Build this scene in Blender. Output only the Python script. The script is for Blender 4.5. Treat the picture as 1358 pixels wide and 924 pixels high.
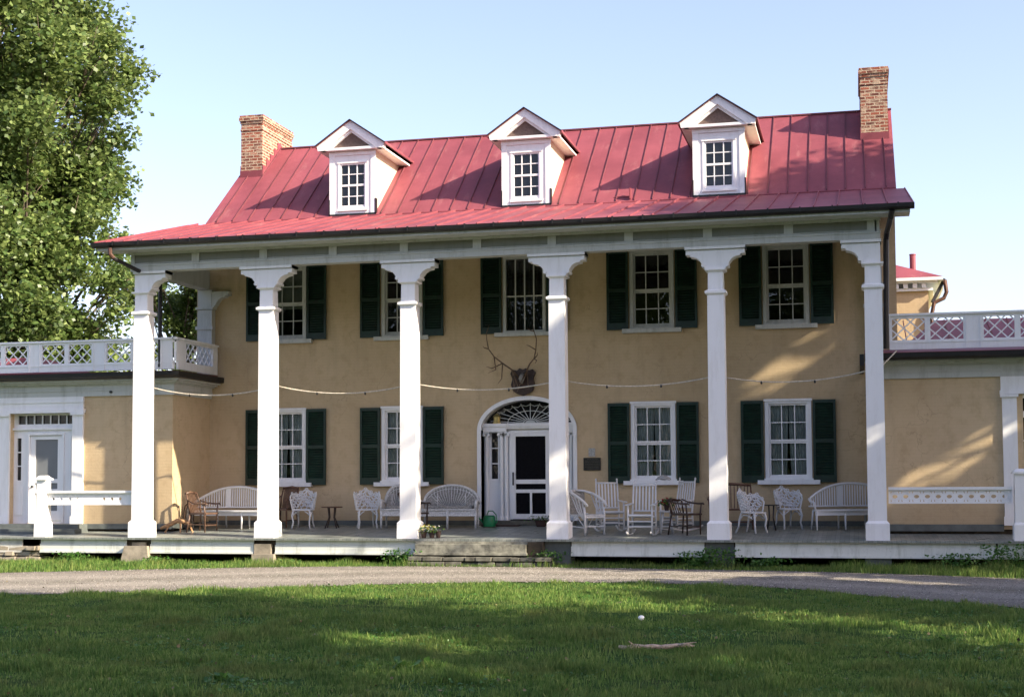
import bpy, math, random
import numpy as np
from mathutils import Vector, Matrix, Euler

for o in list(bpy.data.objects): bpy.data.objects.remove(o)
SC = bpy.context.scene
COL = SC.collection
R = math.radians
rnd = random.Random(7)

# ---------------------------------------------------------------- camera
cam_d = bpy.data.cameras.new('camera')
cam = bpy.data.objects.new('camera', cam_d); COL.objects.link(cam)
def _cam():
    yaw, pitch, roll = -0.2388, 0.0568, -0.00573
    cy, sy, cp, sp = math.cos(yaw), math.sin(yaw), math.cos(pitch), math.sin(pitch)
    F = Vector((sy*cp, cy*cp, sp)); r = Vector((cy, -sy, 0)); u = r.cross(F)
    cr, sr = math.cos(roll), math.sin(roll)
    rr = cr*r + sr*u; uu = -sr*r + cr*u
    M = Matrix((rr, uu, -F)).transposed().to_4x4()
    M.translation = Vector((6.058, -29.045, 1.754))
    return M
cam.matrix_world = _cam()
cam_d.sensor_width = 36; cam_d.lens = 49.94; cam_d.shift_y = 0.0501
cam_d.clip_start = 0.1; cam_d.clip_end = 3000
SC.camera = cam

# ---------------------------------------------------------------- light
SUN = Vector((2.85, -0.88, 1.80)).normalized()      # towards the sun
world = bpy.data.worlds.new('World'); SC.world = world; world.use_nodes = True
wn = world.node_tree.nodes; wl = world.node_tree.links
bg = wn['Background']
sky = wn.new('ShaderNodeTexSky'); sky.sky_type = 'NISHITA'; sky.sun_disc = False
sky.sun_elevation = math.asin(SUN.z); sky.sun_rotation = math.atan2(SUN.x, SUN.y)
sky.air_density = 1.0; sky.dust_density = 2.0; sky.ozone_density = 1.0; sky.altitude = 100
hs_ = wn.new('ShaderNodeHueSaturation'); hs_.inputs['Saturation'].default_value = .92; hs_.inputs['Value'].default_value = .64
tm_ = wn.new('ShaderNodeMix'); tm_.data_type = 'RGBA'; tm_.blend_type = 'MULTIPLY'; tm_.inputs[0].default_value = 1; tm_.inputs[7].default_value = (1.0, .915, 1.0, 1)
wl.new(sky.outputs[0], hs_.inputs['Color']); wl.new(hs_.outputs[0], tm_.inputs[6]); wl.new(tm_.outputs[2], bg.inputs['Color']); bg.inputs['Strength'].default_value = 0.15
sun_d = bpy.data.lights.new('sun', 'SUN'); sun_d.energy = 3.6; sun_d.angle = R(0.5); sun_d.color = (1.0, 0.88, 0.68)
sun = bpy.data.objects.new('sun', sun_d); COL.objects.link(sun)
sun.rotation_euler = SUN.to_track_quat('Z', 'Y').to_euler(); sun.location = (30, -10, 30)
vs = SC.view_settings; vs.view_transform = 'Standard'; vs.look = 'None'; vs.gamma = 1.0; vs.exposure = 1.80; vs.use_curve_mapping = False

# ---------------------------------------------------------------- materials
def srgb(r, g, b):
    f = lambda c: (c/255/12.92) if c/255 <= 0.04045 else ((c/255+0.055)/1.055)**2.4
    return (f(r), f(g), f(b))
class NT:
    def __init__(s, name):
        s.m = bpy.data.materials.new(name); s.m.use_nodes = True
        s.t = s.m.node_tree; s.N = s.t.nodes; s.L = s.t.links; s.b = s.N['Principled BSDF']; s.out = s.N['Material Output']
    def n(s, t, **k):
        x = s.N.new(t)
        for a, v in k.items(): setattr(x, a, v)
        return x
    def l(s, a, b): s.L.new(a, b)
    def noise(s, scale, detail=4, rough=.6, vec=None):
        x = s.n('ShaderNodeTexNoise'); x.inputs['Scale'].default_value = scale; x.inputs['Detail'].default_value = detail; x.inputs['Roughness'].default_value = rough
        if vec is None: vec = s.pos()
        s.l(vec, x.inputs['Vector']); return x.outputs[0]
    def pos(s):
        if not hasattr(s, '_g'): s._g = s.n('ShaderNodeNewGeometry')
        return s._g.outputs['Position']
    def scaled(s, v):
        x = s.n('ShaderNodeVectorMath', operation='MULTIPLY'); s.l(s.pos(), x.inputs[0]); x.inputs[1].default_value = v; return x.outputs[0]
    def ramp(s, fac, stops):
        x = s.n('ShaderNodeValToRGB'); e = x.color_ramp.elements
        while len(e) < len(stops): e.new(.5)
        for i, (p, c) in enumerate(stops): e[i].position = p; e[i].color = (*c, 1) if len(c) == 3 else c
        s.l(fac, x.inputs[0]); return x.outputs[0]
    def mix(s, fac, a, b, mode='MIX'):
        x = s.n('ShaderNodeMix', data_type='RGBA', blend_type=mode)
        if isinstance(fac, (int, float)): x.inputs[0].default_value = fac
        else: s.l(fac, x.inputs[0])
        for v, i in ((a, 6), (b, 7)):
            if isinstance(v, tuple): x.inputs[i].default_value = (*v, 1)
            else: s.l(v, x.inputs[i])
        return x.outputs[2]
    def math(s, op, a, b=0.0):
        x = s.n('ShaderNodeMath', operation=op)
        for v, i in ((a, 0), (b, 1)):
            if isinstance(v, (int, float)): x.inputs[i].default_value = v
            else: s.l(v, x.inputs[i])
        return x.outputs[0]
    def bump(s, h, strength=.3, dist=.01):
        x = s.n('ShaderNodeBump'); x.inputs['Strength'].default_value = strength; x.inputs['Distance'].default_value = dist
        s.l(h, x.inputs['Height']); s.l(x.outputs[0], s.b.inputs['Normal'])
    def col(s, c):
        if isinstance(c, tuple): s.b.inputs['Base Color'].default_value = (*c, 1)
        else: s.l(c, s.b.inputs['Base Color'])
    def rough(s, v):
        if isinstance(v, (int, float)): s.b.inputs['Roughness'].default_value = v
        else: s.l(v, s.b.inputs['Roughness'])
        return s
M = {}
def simple(name, c, rough=.6, var=.12, scale=3.0, metal=0.0, bump=0.0, bscale=30):
    t = NT(name); dark = tuple(x*(1-var*1.6) for x in c); light = tuple(min(1, x*(1+var)) for x in c)
    t.col(t.ramp(t.noise(scale, 5), [(.3, dark), (.7, light)])); t.rough(rough); t.b.inputs['Metallic'].default_value = metal
    if bump: t.bump(t.noise(bscale, 5), bump, .01)
    M[name] = t.m; return t
def mk_stucco(name, c1, c2, c3):
    t = NT(name)
    big = t.noise(.55, 5, .6); mid = t.noise(3.5, 6, .65)
    c = t.mix(t.ramp(big, [(.35, (0,0,0)), (.68, (1,1,1))]), c1, c2)
    c = t.mix(t.math('MULTIPLY', t.ramp(mid, [(.5, (0,0,0)), (.72, (1,1,1))]), .75), c, c3)
    streak = t.noise(1.0, 5, .7, t.scaled((2.2, 2.2, .25)))
    c = t.mix(t.math('MULTIPLY', t.ramp(streak, [(.52, (0,0,0)), (.72, (1,1,1))]), .45), c, (.36,.275,.175))
    br = t.n('ShaderNodeTexBrick'); br.offset = .5; br.inputs['Scale'].default_value = 1.0
    br.inputs['Brick Width'].default_value = .23; br.inputs['Row Height'].default_value = .075; br.inputs['Mortar Size'].default_value = .008; br.inputs['Mortar Smooth'].default_value = .8
    sx = t.n('ShaderNodeSeparateXYZ'); t.l(t.pos(), sx.inputs[0]); cx = t.n('ShaderNodeCombineXYZ')
    t.l(t.math('ADD', sx.outputs[0], sx.outputs[1]), cx.inputs[0]); t.l(sx.outputs[2], cx.inputs[1]); t.l(cx.outputs[0], br.inputs['Vector'])
    h = t.math('ADD', t.math('MULTIPLY', br.outputs['Fac'], -.25), t.noise(14, 6, .7))
    c = t.mix(t.math('MULTIPLY', br.outputs['Fac'], .10), c, (.28,.2,.12))
    cr = t.n('ShaderNodeTexVoronoi', feature='DISTANCE_TO_EDGE'); cr.inputs['Scale'].default_value = .9; cv = t.n('ShaderNodeVectorMath', operation='ADD')
    nz = t.n('ShaderNodeTexNoise'); nz.inputs['Scale'].default_value = 2.5; nz.inputs['Detail'].default_value = 5; t.l(t.pos(), nz.inputs['Vector']); t.l(t.pos(), cv.inputs[0]); t.l(nz.outputs['Color'], cv.inputs[1]); t.l(cv.outputs[0], cr.inputs['Vector'])
    c = t.mix(t.math('MULTIPLY', t.ramp(cr.outputs['Distance'], [(.0, (1,1,1)), (.012, (0,0,0))]), t.ramp(t.noise(.9, 3), [(.48, (0,0,0)), (.6, (.45,.45,.45))])), c, (.25,.18,.11))
    zz = t.math('SUBTRACT', 1.35, sx.outputs[2]); c = t.mix(t.math('MULTIPLY', t.ramp(t.math('ADD', zz, t.math('MULTIPLY', t.noise(2, 5), .5)), [(.25, (0,0,0)), (.9, (1,1,1))]), .35), c, (.33,.27,.19))
    t.bump(h, .35, .012); t.col(c); t.rough(.9); M[name] = t.m
mk_stucco('stucco', (.50,.375,.225), (.60,.46,.285), (.44,.32,.185))
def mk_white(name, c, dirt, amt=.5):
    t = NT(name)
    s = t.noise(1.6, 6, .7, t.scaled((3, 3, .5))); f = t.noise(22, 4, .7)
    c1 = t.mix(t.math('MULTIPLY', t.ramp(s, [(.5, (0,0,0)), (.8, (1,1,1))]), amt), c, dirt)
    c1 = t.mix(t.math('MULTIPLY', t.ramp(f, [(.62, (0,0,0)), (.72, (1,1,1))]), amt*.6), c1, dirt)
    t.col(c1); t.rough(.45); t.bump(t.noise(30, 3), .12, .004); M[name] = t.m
mk_white('white', (.83,.83,.84), (.55,.53,.49))
mk_white('white_aged_shaded', (.52,.53,.51), (.25,.255,.22), .8)  # weathered white; its grey also holds the shade on upper windows and fanlight
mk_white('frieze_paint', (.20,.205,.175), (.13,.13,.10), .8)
mk_white('white_furniture', (.66,.66,.67), (.5,.48,.44), .5)
mk_white('skirt_paint', (.68,.70,.66), (.30,.32,.26), .9)
mk_white('cream_siding', (.74,.68,.50), (.55,.5,.36), .4)
def mk_roof():
    t = NT('red_roof')
    a = t.noise(.8, 5, .6); f = t.noise(9, 5, .7)
    c = t.ramp(a, [(.3, (.175,.043,.056)), (.7, (.27,.072,.088))])
    c = t.mix(t.math('MULTIPLY', t.ramp(f, [(.52, (0,0,0)), (.74, (1,1,1))]), .5), c, (.17,.045,.05))
    c = t.mix(t.math('MULTIPLY', t.ramp(t.noise(3, 6, .75, t.scaled((1, .3, .3))), [(.56, (0,0,0)), (.75, (1,1,1))]), .5), c, (.38,.18,.17))
    t.col(c); t.rough(.55); t.b.inputs['Specular IOR Level'].default_value = .25; t.bump(t.noise(4, 3), .12, .02); M['red_roof'] = t.m
mk_roof()
simple('roof_seam', (.15,.04,.05), .6, .2)
def mk_brick(name, c1, c2, mort):
    t = NT(name); br = t.n('ShaderNodeTexBrick'); br.offset = .5; br.inputs['Scale'].default_value = 1.0
    br.inputs['Brick Width'].default_value = .22; br.inputs['Row Height'].default_value = .078; br.inputs['Mortar Size'].default_value = .012; br.inputs['Mortar Smooth'].default_value = .2; br.inputs['Bias'].default_value = -.1
    sx = t.n('ShaderNodeSeparateXYZ'); t.l(t.pos(), sx.inputs[0]); cx = t.n('ShaderNodeCombineXYZ')
    t.l(t.math('ADD', sx.outputs[0], sx.outputs[1]), cx.inputs[0]); t.l(sx.outputs[2], cx.inputs[1]); t.l(cx.outputs[0], br.inputs['Vector'])
    br.inputs['Color1'].default_value = (*c1, 1); br.inputs['Color2'].default_value = (*c2, 1); br.inputs['Mortar'].default_value = (*mort, 1)
    n = t.noise(4.5, 6, .75, t.scaled((1,1,2.6))); c = t.mix(t.math('MULTIPLY', t.ramp(n, [(.50, (0,0,0)), (.60, (1,1,1))]), .75), br.outputs['Color'], mort)
    t.col(c); t.rough(.9); t.bump(t.math('SUBTRACT', t.noise(25, 4), br.outputs['Fac']), .6, .02); M[name] = t.m
mk_brick('brick', (.29,.08,.045), (.08,.026,.02), (.46,.36,.26))
def mk_deck():
    t = NT('deck_paint')
    sx = t.n('ShaderNodeSeparateXYZ'); t.l(t.pos(), sx.inputs[0])
    y = t.math('MULTIPLY', sx.outputs[0], 1/.09); fr = t.math('FRACT', y); gap = t.math('LESS_THAN', fr, .06)
    fl = t.math('FLOOR', y); w = t.n('ShaderNodeTexWhiteNoise', noise_dimensions='1D'); t.l(fl, w.inputs['W'])
    c = t.mix(w.outputs['Value'], (.17,.19,.175), (.25,.27,.25))
    c = t.mix(t.math('MULTIPLY', t.ramp(t.noise(2.2, 6, .75, t.scaled((1,.6,1))), [(.5, (0,0,0)), (.65, (1,1,1))]), .6), c, (.36,.36,.32))
    c = t.mix(gap, c, (.05,.05,.045)); t.col(c); t.rough(t.ramp(t.noise(3, 4), [(.3, (.25,)*3), (.7, (.5,)*3)])); M['deck_paint'] = t.m
mk_deck()
simple('dark_green', (.006,.026,.016), .4, .3, 6)
simple('gutter_black', (.012,.010,.011), .5, .3, 5)
simple('copper', (.10,.05,.035), .5, .3, 8, .4)
simple('stone', (.30,.26,.20), .95, .3, 3, bump=.6, bscale=12)
simple('stone_dark', (.13,.125,.10), .95, .45, 4, bump=.8, bscale=10)
simple('base_grey', (.12,.135,.13), .7, .2, 4)
simple('rail_old', (.62,.60,.55), .6, .2, 5)
simple('shingle_brown', (.15,.10,.085), .8, .2, 20)
simple('soil', (.05,.04,.028), 1, .4, 6)
simple('interior', (.10,.09,.08), .9)
simple('curtain', (.82,.82,.78), .9, .15, 5)
simple('blind', (.40,.42,.34), .9, .06, 2)
simple('screen_dark', (.006,.006,.008), .8, .2, 20).b.inputs['Specular IOR Level'].default_value = .08
simple('screen_grey', (.17,.18,.19), .6, .05, 2)
simple('wood_dark', (.045,.022,.014), .4, .35, 14)
simple('wood_brown', (.13,.06,.035), .45, .35, 14)
simple('wood_red', (.125,.07,.045), .4, .3, 14)
simple('wicker_white', (.60,.60,.60), .7, .2, 30, bump=.8, bscale=90)
simple('wicker_grey', (.30,.29,.27), .8, .35, 30, bump=.8, bscale=90)
simple('dry_leaf', (.20,.16,.08), .9, .5, 6)
simple('driftwood', (.42,.24,.12), .8, .3, 10)
simple('green_plastic', (.01,.19,.07), .35, .1, 5)
simple('black_metal', (.015,.014,.014), .35, .2, 5)
simple('antler', (.16,.10,.06), .6, .35, 10)
simple('letter_bronze', (.085,.075,.05), .5, .2)
simple('step_board', (.24,.235,.19), .8, .45, 6)
simple('bone', (.32,.30,.27), .7, .25, 12)
simple('plaque_bronze', (.03,.028,.022), .45, .2, 10, .3)
simple('plaque_pale', (.42,.42,.40), .7, .25, 25)
simple('rope', (.58,.52,.42), .9, .2, 20)
simple('brass', (.45,.36,.14), .35, .2, 10, .6)
simple('petal_white', (.75,.74,.68), .8, .1)
simple('petal_red', (.40,.03,.03), .7, .2)
simple('petal_yellow', (.65,.55,.12), .7, .2)
simple('pot_dark', (.05,.025,.02), .7, .3)
simple('hat_cloth', (.35,.36,.36), .9, .2, 12)
simple('cushion_dark', (.02,.018,.018), .8, .2)
simple('bark', (.14,.11,.08), .95, .4, 8, bump=1, bscale=14)
simple('twig_wood', (.52,.40,.30), .9, .35, 30, bump=.8, bscale=60)
simple('paper', (.85,.85,.83), .8, .02)
def mk_glass(name, tint=(.55,.6,.6)):
    t = NT(name); tr = t.n('ShaderNodeBsdfTransparent'); tr.inputs[0].default_value = (*tint, 1)
    gl = t.n('ShaderNodeBsdfGlossy'); gl.inputs['Roughness'].default_value = .03
    fr = t.n('ShaderNodeFresnel'); fr.inputs[0].default_value = 1.5
    bp = t.n('ShaderNodeBump'); bp.inputs['Strength'].default_value = .25; bp.inputs['Distance'].default_value = .02; t.l(t.noise(5, 2), bp.inputs['Height'])
    t.l(bp.outputs[0], gl.inputs['Normal'])
    mx = t.n('ShaderNodeMixShader'); t.l(t.math('ADD', fr.outputs[0], .03), mx.inputs[0]); t.l(tr.outputs[0], mx.inputs[1]); t.l(gl.outputs[0], mx.inputs[2])
    t.l(mx.outputs[0], t.out.inputs[0]); t.N.remove(t.b); M[name] = t.m
mk_glass('glass')
t_ = NT('dark_glass'); t_.col((.008,.009,.012)); t_.rough(.06); t_.bump(t_.noise(5, 2), .25, .02); M['dark_glass'] = t_.m
def mk_leaf(name, a, b, c, trans=.35):
    t = NT(name); t.pos(); ri = t._g.outputs['Random Per Island']
    col = t.ramp(ri, [(.0, a), (.5, b), (1., c)])
    n = t.noise(1.3 if 'grass' in name else .7, 4); col = t.mix(t.math('MULTIPLY', t.ramp(n, [(.4, (0,0,0)), (.65, (1,1,1))]), .6), col, a)
    if 'grass' in name: col = t.mix(t.math('MULTIPLY', t.ramp(t.noise(.8, 5, .7), [(.50, (0,0,0)), (.66, (1,1,1))]), .6), col, (.19,.19,.07))
    t.col(col); t.rough(.45); t.b.inputs['Specular IOR Level'].default_value = .15 if 'grass' in name else .5
    tl = t.n('ShaderNodeBsdfTranslucent'); t.l(t.mix(.5, col, c), tl.inputs[0])
    mx = t.n('ShaderNodeMixShader'); mx.inputs[0].default_value = trans; t.l(t.b.outputs[0], mx.inputs[1]); t.l(tl.outputs[0], mx.inputs[2]); t.l(mx.outputs[0], t.out.inputs[0])
    M[name] = t.m
mk_leaf('leaf', (.045,.085,.022), (.13,.20,.05), (.30,.37,.12), .38)
mk_leaf('leaf_far', (.03,.06,.015), (.06,.11,.025), (.12,.17,.04))
mk_leaf('leaf_weed', (.03,.10,.015), (.07,.18,.03), (.14,.28,.05))
mk_leaf('grass_blade', (.036,.11,.024), (.125,.25,.045), (.36,.42,.13), .42)
def mk_ground():
    t = NT('lawn_soil'); a = t.noise(.6, 6, .7); b = t.noise(8, 6, .75)
    c = t.ramp(b, [(.25, (.018,.040,.010)), (.5, (.045,.09,.02)), (.75, (.10,.13,.045))])
    c = t.mix(t.math('MULTIPLY', t.ramp(a, [(.55, (0,0,0)), (.68, (1,1,1))]), .45), c, (.07,.055,.03))
    t.col(c); t.rough(1.0); t.b.inputs['Specular IOR Level'].default_value = .05; t.bump(b, .8, .05); M['lawn_soil'] = t.m
    t = NT('gravel'); a = t.noise(.9, 5, .7, t.scaled((.5, 1.6, 1))); b = t.noise(45, 3, .7)
    v = t.n('ShaderNodeTexVoronoi'); v.inputs['Scale'].default_value = 48; t.l(t.pos(), v.inputs['Vector'])
    hs = t.n('ShaderNodeSeparateColor'); t.l(v.outputs['Color'], hs.inputs[0])
    c = t.ramp(hs.outputs[0], [(.0, (.14,.125,.105)), (.5, (.215,.195,.165)), (1., (.32,.295,.25))])
    c = t.mix(t.math('MULTIPLY', t.ramp(a, [(.4, (0,0,0)), (.7, (1,1,1))]), .55), c, (.30,.25,.20))
    c = t.mix(t.math('MULTIPLY', t.ramp(t.noise(2.5,5,.7,t.scaled((.35,1.5,1))), [(.5,(0,0,0)),(.62,(1,1,1))]), .5), c, (.13,.11,.09))
    c = t.mix(t.math('MULTIPLY', b, .35), c, (.17,.15,.13))
    uv = t.n('ShaderNodeUVMap'); su = t.n('ShaderNodeSeparateXYZ'); t.l(uv.outputs[0], su.inputs[0])
    v_ = t.math('ADD', su.outputs[1], t.math('MULTIPLY', t.math('SUBTRACT', t.noise(.7, 3), .5), .22))
    d_ = t.math('ABSOLUTE', t.math('SUBTRACT', t.math('ABSOLUTE', t.math('SUBTRACT', v_, .5)), .19))
    c = t.mix(t.math('MULTIPLY', t.ramp(d_, [(.03, (1,1,1)), (.10, (0,0,0))]), .55), c, (.34,.31,.26))
    e_ = t.math('ABSOLUTE', t.math('SUBTRACT', v_, .5)); c = t.mix(t.math('MULTIPLY', t.ramp(e_, [(.0, (1,1,1)), (.09, (0,0,0))]), t.ramp(t.noise(3, 5, .7), [(.42, (0,0,0)), (.62, (.8,.8,.8))])), c, (.085,.09,.045))
    c = t.mix(t.math('MULTIPLY', t.ramp(e_, [(.38, (0,0,0)), (.5, (1,1,1))]), .6), c, (.10,.09,.06))
    t.col(c); t.rough(.95); t.bump(t.math('ADD', v.outputs['Distance'], b), .7, .03); M['gravel'] = t.m
    t = NT('pebble'); t.pos(); t.col(t.ramp(t._g.outputs['Random Per Island'], [(0, (.08,.07,.06)), (.6, (.24,.21,.18)), (1, (.50,.46,.41))])); t.rough(.9); M['pebble'] = t.m
mk_ground()

# ---------------------------------------------------------------- mesh helpers
WP = {}
def wpos(o): return WP.get(o.name, Vector((0,0,0)))
def tag(o, label=None, cat=None, group=None, kind=None):
    if label: o['label'] = label
    if cat: o['category'] = cat
    if group: o['group'] = group
    if kind: o['kind'] = kind
    return o
def thing(name, label, cat, loc=(0,0,0), group=None):
    o = bpy.data.objects.new(name, None); COL.objects.link(o); o.location = loc; o.empty_display_size = .2
    WP[o.name] = Vector(loc); return tag(o, label, cat, group)
class MB:
    def __init__(s): s.v = []; s.f = []; s.smooth = False
    def add(s, vs_, fs): 
        n = len(s.v); s.v += [tuple(v) for v in vs_]; s.f += [tuple(n+i for i in f) for f in fs]; return s
    def box(s, x0, x1, y0, y1, z0, z1):
        return s.add([(x0,y0,z0),(x1,y0,z0),(x1,y1,z0),(x0,y1,z0),(x0,y0,z1),(x1,y0,z1),(x1,y1,z1),(x0,y1,z1)],
                     [(0,3,2,1),(4,5,6,7),(0,1,5,4),(1,2,6,5),(2,3,7,6),(3,0,4,7)])
    def hexa(s, b, t): # bottom quad, top quad (each ccw from above)
        return s.add(list(b)+list(t), [(3,2,1,0),(4,5,6,7),(0,1,5,4),(1,2,6,5),(2,3,7,6),(3,0,4,7)])
    def taper(s, cx, cy, z0, z1, w0, w1, d0=None, d1=None):
        d0 = d0 or w0; d1 = d1 or w1
        q = lambda w, d, z: [(cx-w/2,cy-d/2,z),(cx+w/2,cy-d/2,z),(cx+w/2,cy+d/2,z),(cx-w/2,cy+d/2,z)]
        return s.hexa(q(w0,d0,z0), q(w1,d1,z1))
    def bar(s, p, q, w, d=None, up=(0,0,1)):
        p = Vector(p); q = Vector(q); d = d or w; a = (q-p).normalized(); u = Vector(up)
        if abs(a.dot(u)) > .98: u = Vector((0,1,0))
        x = a.cross(u).normalized(); y = x.cross(a).normalized()
        b = [p-x*w/2-y*d/2, p+x*w/2-y*d/2, p+x*w/2+y*d/2, p-x*w/2+y*d/2]; t = [v+(q-p) for v in b]
        return s.add(b+t, [(0,1,2,3),(7,6,5,4),(4,5,1,0),(5,6,2,1),(6,7,3,2),(7,4,0,3)])
    def tube(s, pts, r, n=6, closed=False):
        pts = [Vector(p) for p in pts]; rs = r if isinstance(r, (list, tuple)) else [r]*len(pts); vs_ = []; fs = []; prev = None
        for i, p in enumerate(pts):
            if closed: a = pts[(i+1) % len(pts)]-pts[i-1]
            else: a = pts[min(i+1, len(pts)-1)]-pts[max(i-1, 0)]
            a.normalize()
            if prev is None:
                u = Vector((0,0,1)) if abs(a.z) < .9 else Vector((1,0,0)); x = a.cross(u).normalized()
            else: x = (prev-a*prev.dot(a)).normalized()
            prev = x; y = a.cross(x)
            for k in range(n):
                t = 2*math.pi*k/n; vs_.append(p+(x*math.cos(t)+y*math.sin(t))*rs[i])
        m = len(pts)
        for i in range(m if closed else m-1):
            j = (i+1) % m
            for k in range(n): fs.append((i*n+k, i*n+(k+1) % n, j*n+(k+1) % n, j*n+k))
        if not closed: fs.append(tuple(range(n-1, -1, -1))); fs.append(tuple((m-1)*n+k for k in range(n)))
        return s.add(vs_, fs)
    def lathe(s, prof, cx=0, cy=0, n=14):
        vs_ = []; fs = []
        for r_, z in prof:
            for k in range(n): t = 2*math.pi*k/n; vs_.append((cx+r_*math.cos(t), cy+r_*math.sin(t), z))
        for i in range(len(prof)-1):
            for k in range(n): fs.append((i*n+k, i*n+(k+1) % n, (i+1)*n+(k+1) % n, (i+1)*n+k))
        fs.append(tuple(range(n-1, -1, -1))); fs.append(tuple((len(prof)-1)*n+k for k in range(n)))
        return s.add(vs_, fs)
    def prismY(s, poly, y0, y1):   # poly of (x,z) ccw seen from -Y
        n = len(poly); vs_ = [(x, y0, z) for x, z in poly]+[(x, y1, z) for x, z in poly]
        fs = [tuple(range(n)), tuple(range(2*n-1, n-1, -1))]+[((i+1) % n, i, n+i, n+(i+1) % n) for i in range(n)]
        return s.add(vs_, fs)
    def prismX(s, poly, x0, x1):   # poly of (y,z)
        n = len(poly); vs_ = [(x0, y, z) for y, z in poly]+[(x1, y, z) for y, z in poly]
        fs = [tuple(range(n-1, -1, -1)), tuple(range(n, 2*n))]+[(i, (i+1) % n, n+(i+1) % n, n+i) for i in range(n)]
        return s.add(vs_, fs)
    def prismZ(s, poly, z0, z1):
        n = len(poly); vs_ = [(x, y, z0) for x, y in poly]+[(x, y, z1) for x, y in poly]
        fs = [tuple(range(n-1, -1, -1)), tuple(range(n, 2*n))]+[(i, (i+1) % n, n+(i+1) % n, n+i) for i in range(n)]
        return s.add(vs_, fs)
    def grid(s, fn, nu, nv):
        vs_ = [fn(i/nu, j/nv) for j in range(nv+1) for i in range(nu+1)]
        fs = [(j*(nu+1)+i, j*(nu+1)+i+1, (j+1)*(nu+1)+i+1, (j+1)*(nu+1)+i) for j in range(nv) for i in range(nu)]
        return s.add(vs_, fs)
    def build(s, name, mat, parent=None, smooth=False, bevel=0, solid=0):
        V = np.array(s.v, dtype=float); c = (V.min(0)+V.max(0))/2
        if parent is None: c[2] = V[:, 2].min()
        me = bpy.data.meshes.new(name); me.from_pydata([tuple(v) for v in (V-c)], [], s.f); me.materials.append(M[mat]); me.update()
        import bmesh
        bm = bmesh.new(); bm.from_mesh(me); bmesh.ops.recalc_face_normals(bm, faces=bm.faces); bm.to_mesh(me); bm.free()
        if smooth: me.polygons.foreach_set('use_smooth', [True]*len(me.polygons))
        o = bpy.data.objects.new(name, me); COL.objects.link(o); w = Vector(c); WP[o.name] = w
        if parent is not None: o.parent = parent; o.location = w-wpos(parent)
        else: o.location = w
        if solid: m = o.modifiers.new('thick', 'SOLIDIFY'); m.thickness = solid; m.offset = 0
        if bevel: m = o.modifiers.new('bevel', 'BEVEL'); m.width = bevel; m.segments = 2; m.limit_method = 'ANGLE'
        return o
def children(o): return [c for c in bpy.data.objects if c.parent == o]
def copy_tree(o, parent=None):
    c = o.copy(); COL.objects.link(c); c.parent = parent
    for ch in children(o): copy_tree(ch, c)
    return c
def place(o, x, y, z, rz=0): o.location = (x, y, z); o.rotation_euler = (0, 0, R(rz)); return o
def shift_tree(o, dx, dz):
    c = copy_tree(o, o.parent); c.location = o.location+Vector((dx, 0, dz)); return c
def floor_z(y): return .545+.052*(y+.3)
def arc(cx, cz, rx, rz, a0, a1, n): return [(cx+rx*math.cos(R(a0+(a1-a0)*i/n)), cz+rz*math.sin(R(a0+(a1-a0)*i/n))) for i in range(n+1)]
def wall_grid(mb, x0, x1, z0, z1, y0, y1, holes):
    xs = sorted({x0, x1, *[h[0] for h in holes], *[h[1] for h in holes]}); zs = sorted({z0, z1, *[h[2] for h in holes], *[h[3] for h in holes]})
    for a, b in zip(xs, xs[1:]):
        col = [(c, d) for c, d in zip(zs, zs[1:]) if not any(h[0] <= (a+b)/2 <= h[1] and h[2] <= (c+d)/2 <= h[3] for h in holes)]
        run = None
        for c, d in col:
            if run and abs(run[1]-c) < 1e-6: run = (run[0], d)
            else:
                if run: mb.box(a, b, y0, y1, run[0], run[1])
                run = (c, d)
        if run: mb.box(a, b, y0, y1, run[0], run[1])
def clip(p, q, u0, u1, v0, v1):
    t0, t1 = 0., 1.; d = (q[0]-p[0], q[1]-p[1])
    for pp, qq in ((-d[0], p[0]-u0), (d[0], u1-p[0]), (-d[1], p[1]-v0), (d[1], v1-p[1])):
        if abs(pp) < 1e-9:
            if qq < 0: return None
        else:
            r_ = qq/pp
            if pp < 0: t0 = max(t0, r_)
            else: t1 = min(t1, r_)
    if t1-t0 < 1e-4: return None
    return ((p[0]+d[0]*t0, p[1]+d[1]*t0), (p[0]+d[0]*t1, p[1]+d[1]*t1))
# ================================================================ GROUND
def sheet(name, pts, z, mat, kind='structure'):
    m = MB(); m.add([(x, y, z) for x, y in pts], [tuple(range(len(pts)))]); o = m.build(name, mat); tag(o, kind=kind); return o
g = MB(); g.add([(-600,-600,0),(600,-600,0),(600,900,0),(-600,900,0)], [(0,1,2,3)]); tag(g.build('lawn', 'lawn_soil'), kind='structure')
FAR = [(-26,-19),(-19,-12),(-14.5,-7.6),(-12.2,-5.6),(-10.32,-4.25),(-7.9,-2.85),(-5.7,-1.75),(-3.35,-1.1),(-.16,-.95),(2.96,-1.25),(5.76,-1.7),(8.82,-2.9),(11.5,-4.6),(14.5,-7.6),(20,-13),(28,-20)]
NEAR = [(-16,-26),(-12,-17),(-9.4,-12.2),(-7.03,-9.3),(-5.02,-8.1),(-3.59,-7.15),(-1.29,-5.6),(1.08,-4.9),(3.,-5.0),(4.35,-5.4),(5.1,-5.9),(6.67,-7.5),(8.19,-8.8),(10.5,-11.5),(15,-17),(22,-25)]
def smooth_line(P, k=6):
    out = []
    for i in range(len(P)-1):
        p0, p1, p2, p3 = P[max(i-1, 0)], P[i], P[i+1], P[min(i+2, len(P)-1)]
        for j in range(k):
            t = j/k; out.append(tuple(.5*((2*p1[a])+(-p0[a]+p2[a])*t+(2*p0[a]-5*p1[a]+4*p2[a]-p3[a])*t*t+(-p0[a]+3*p1[a]-3*p2[a]+p3[a])*t**3) for a in (0, 1)))
    out.append(P[-1]); return out
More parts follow.
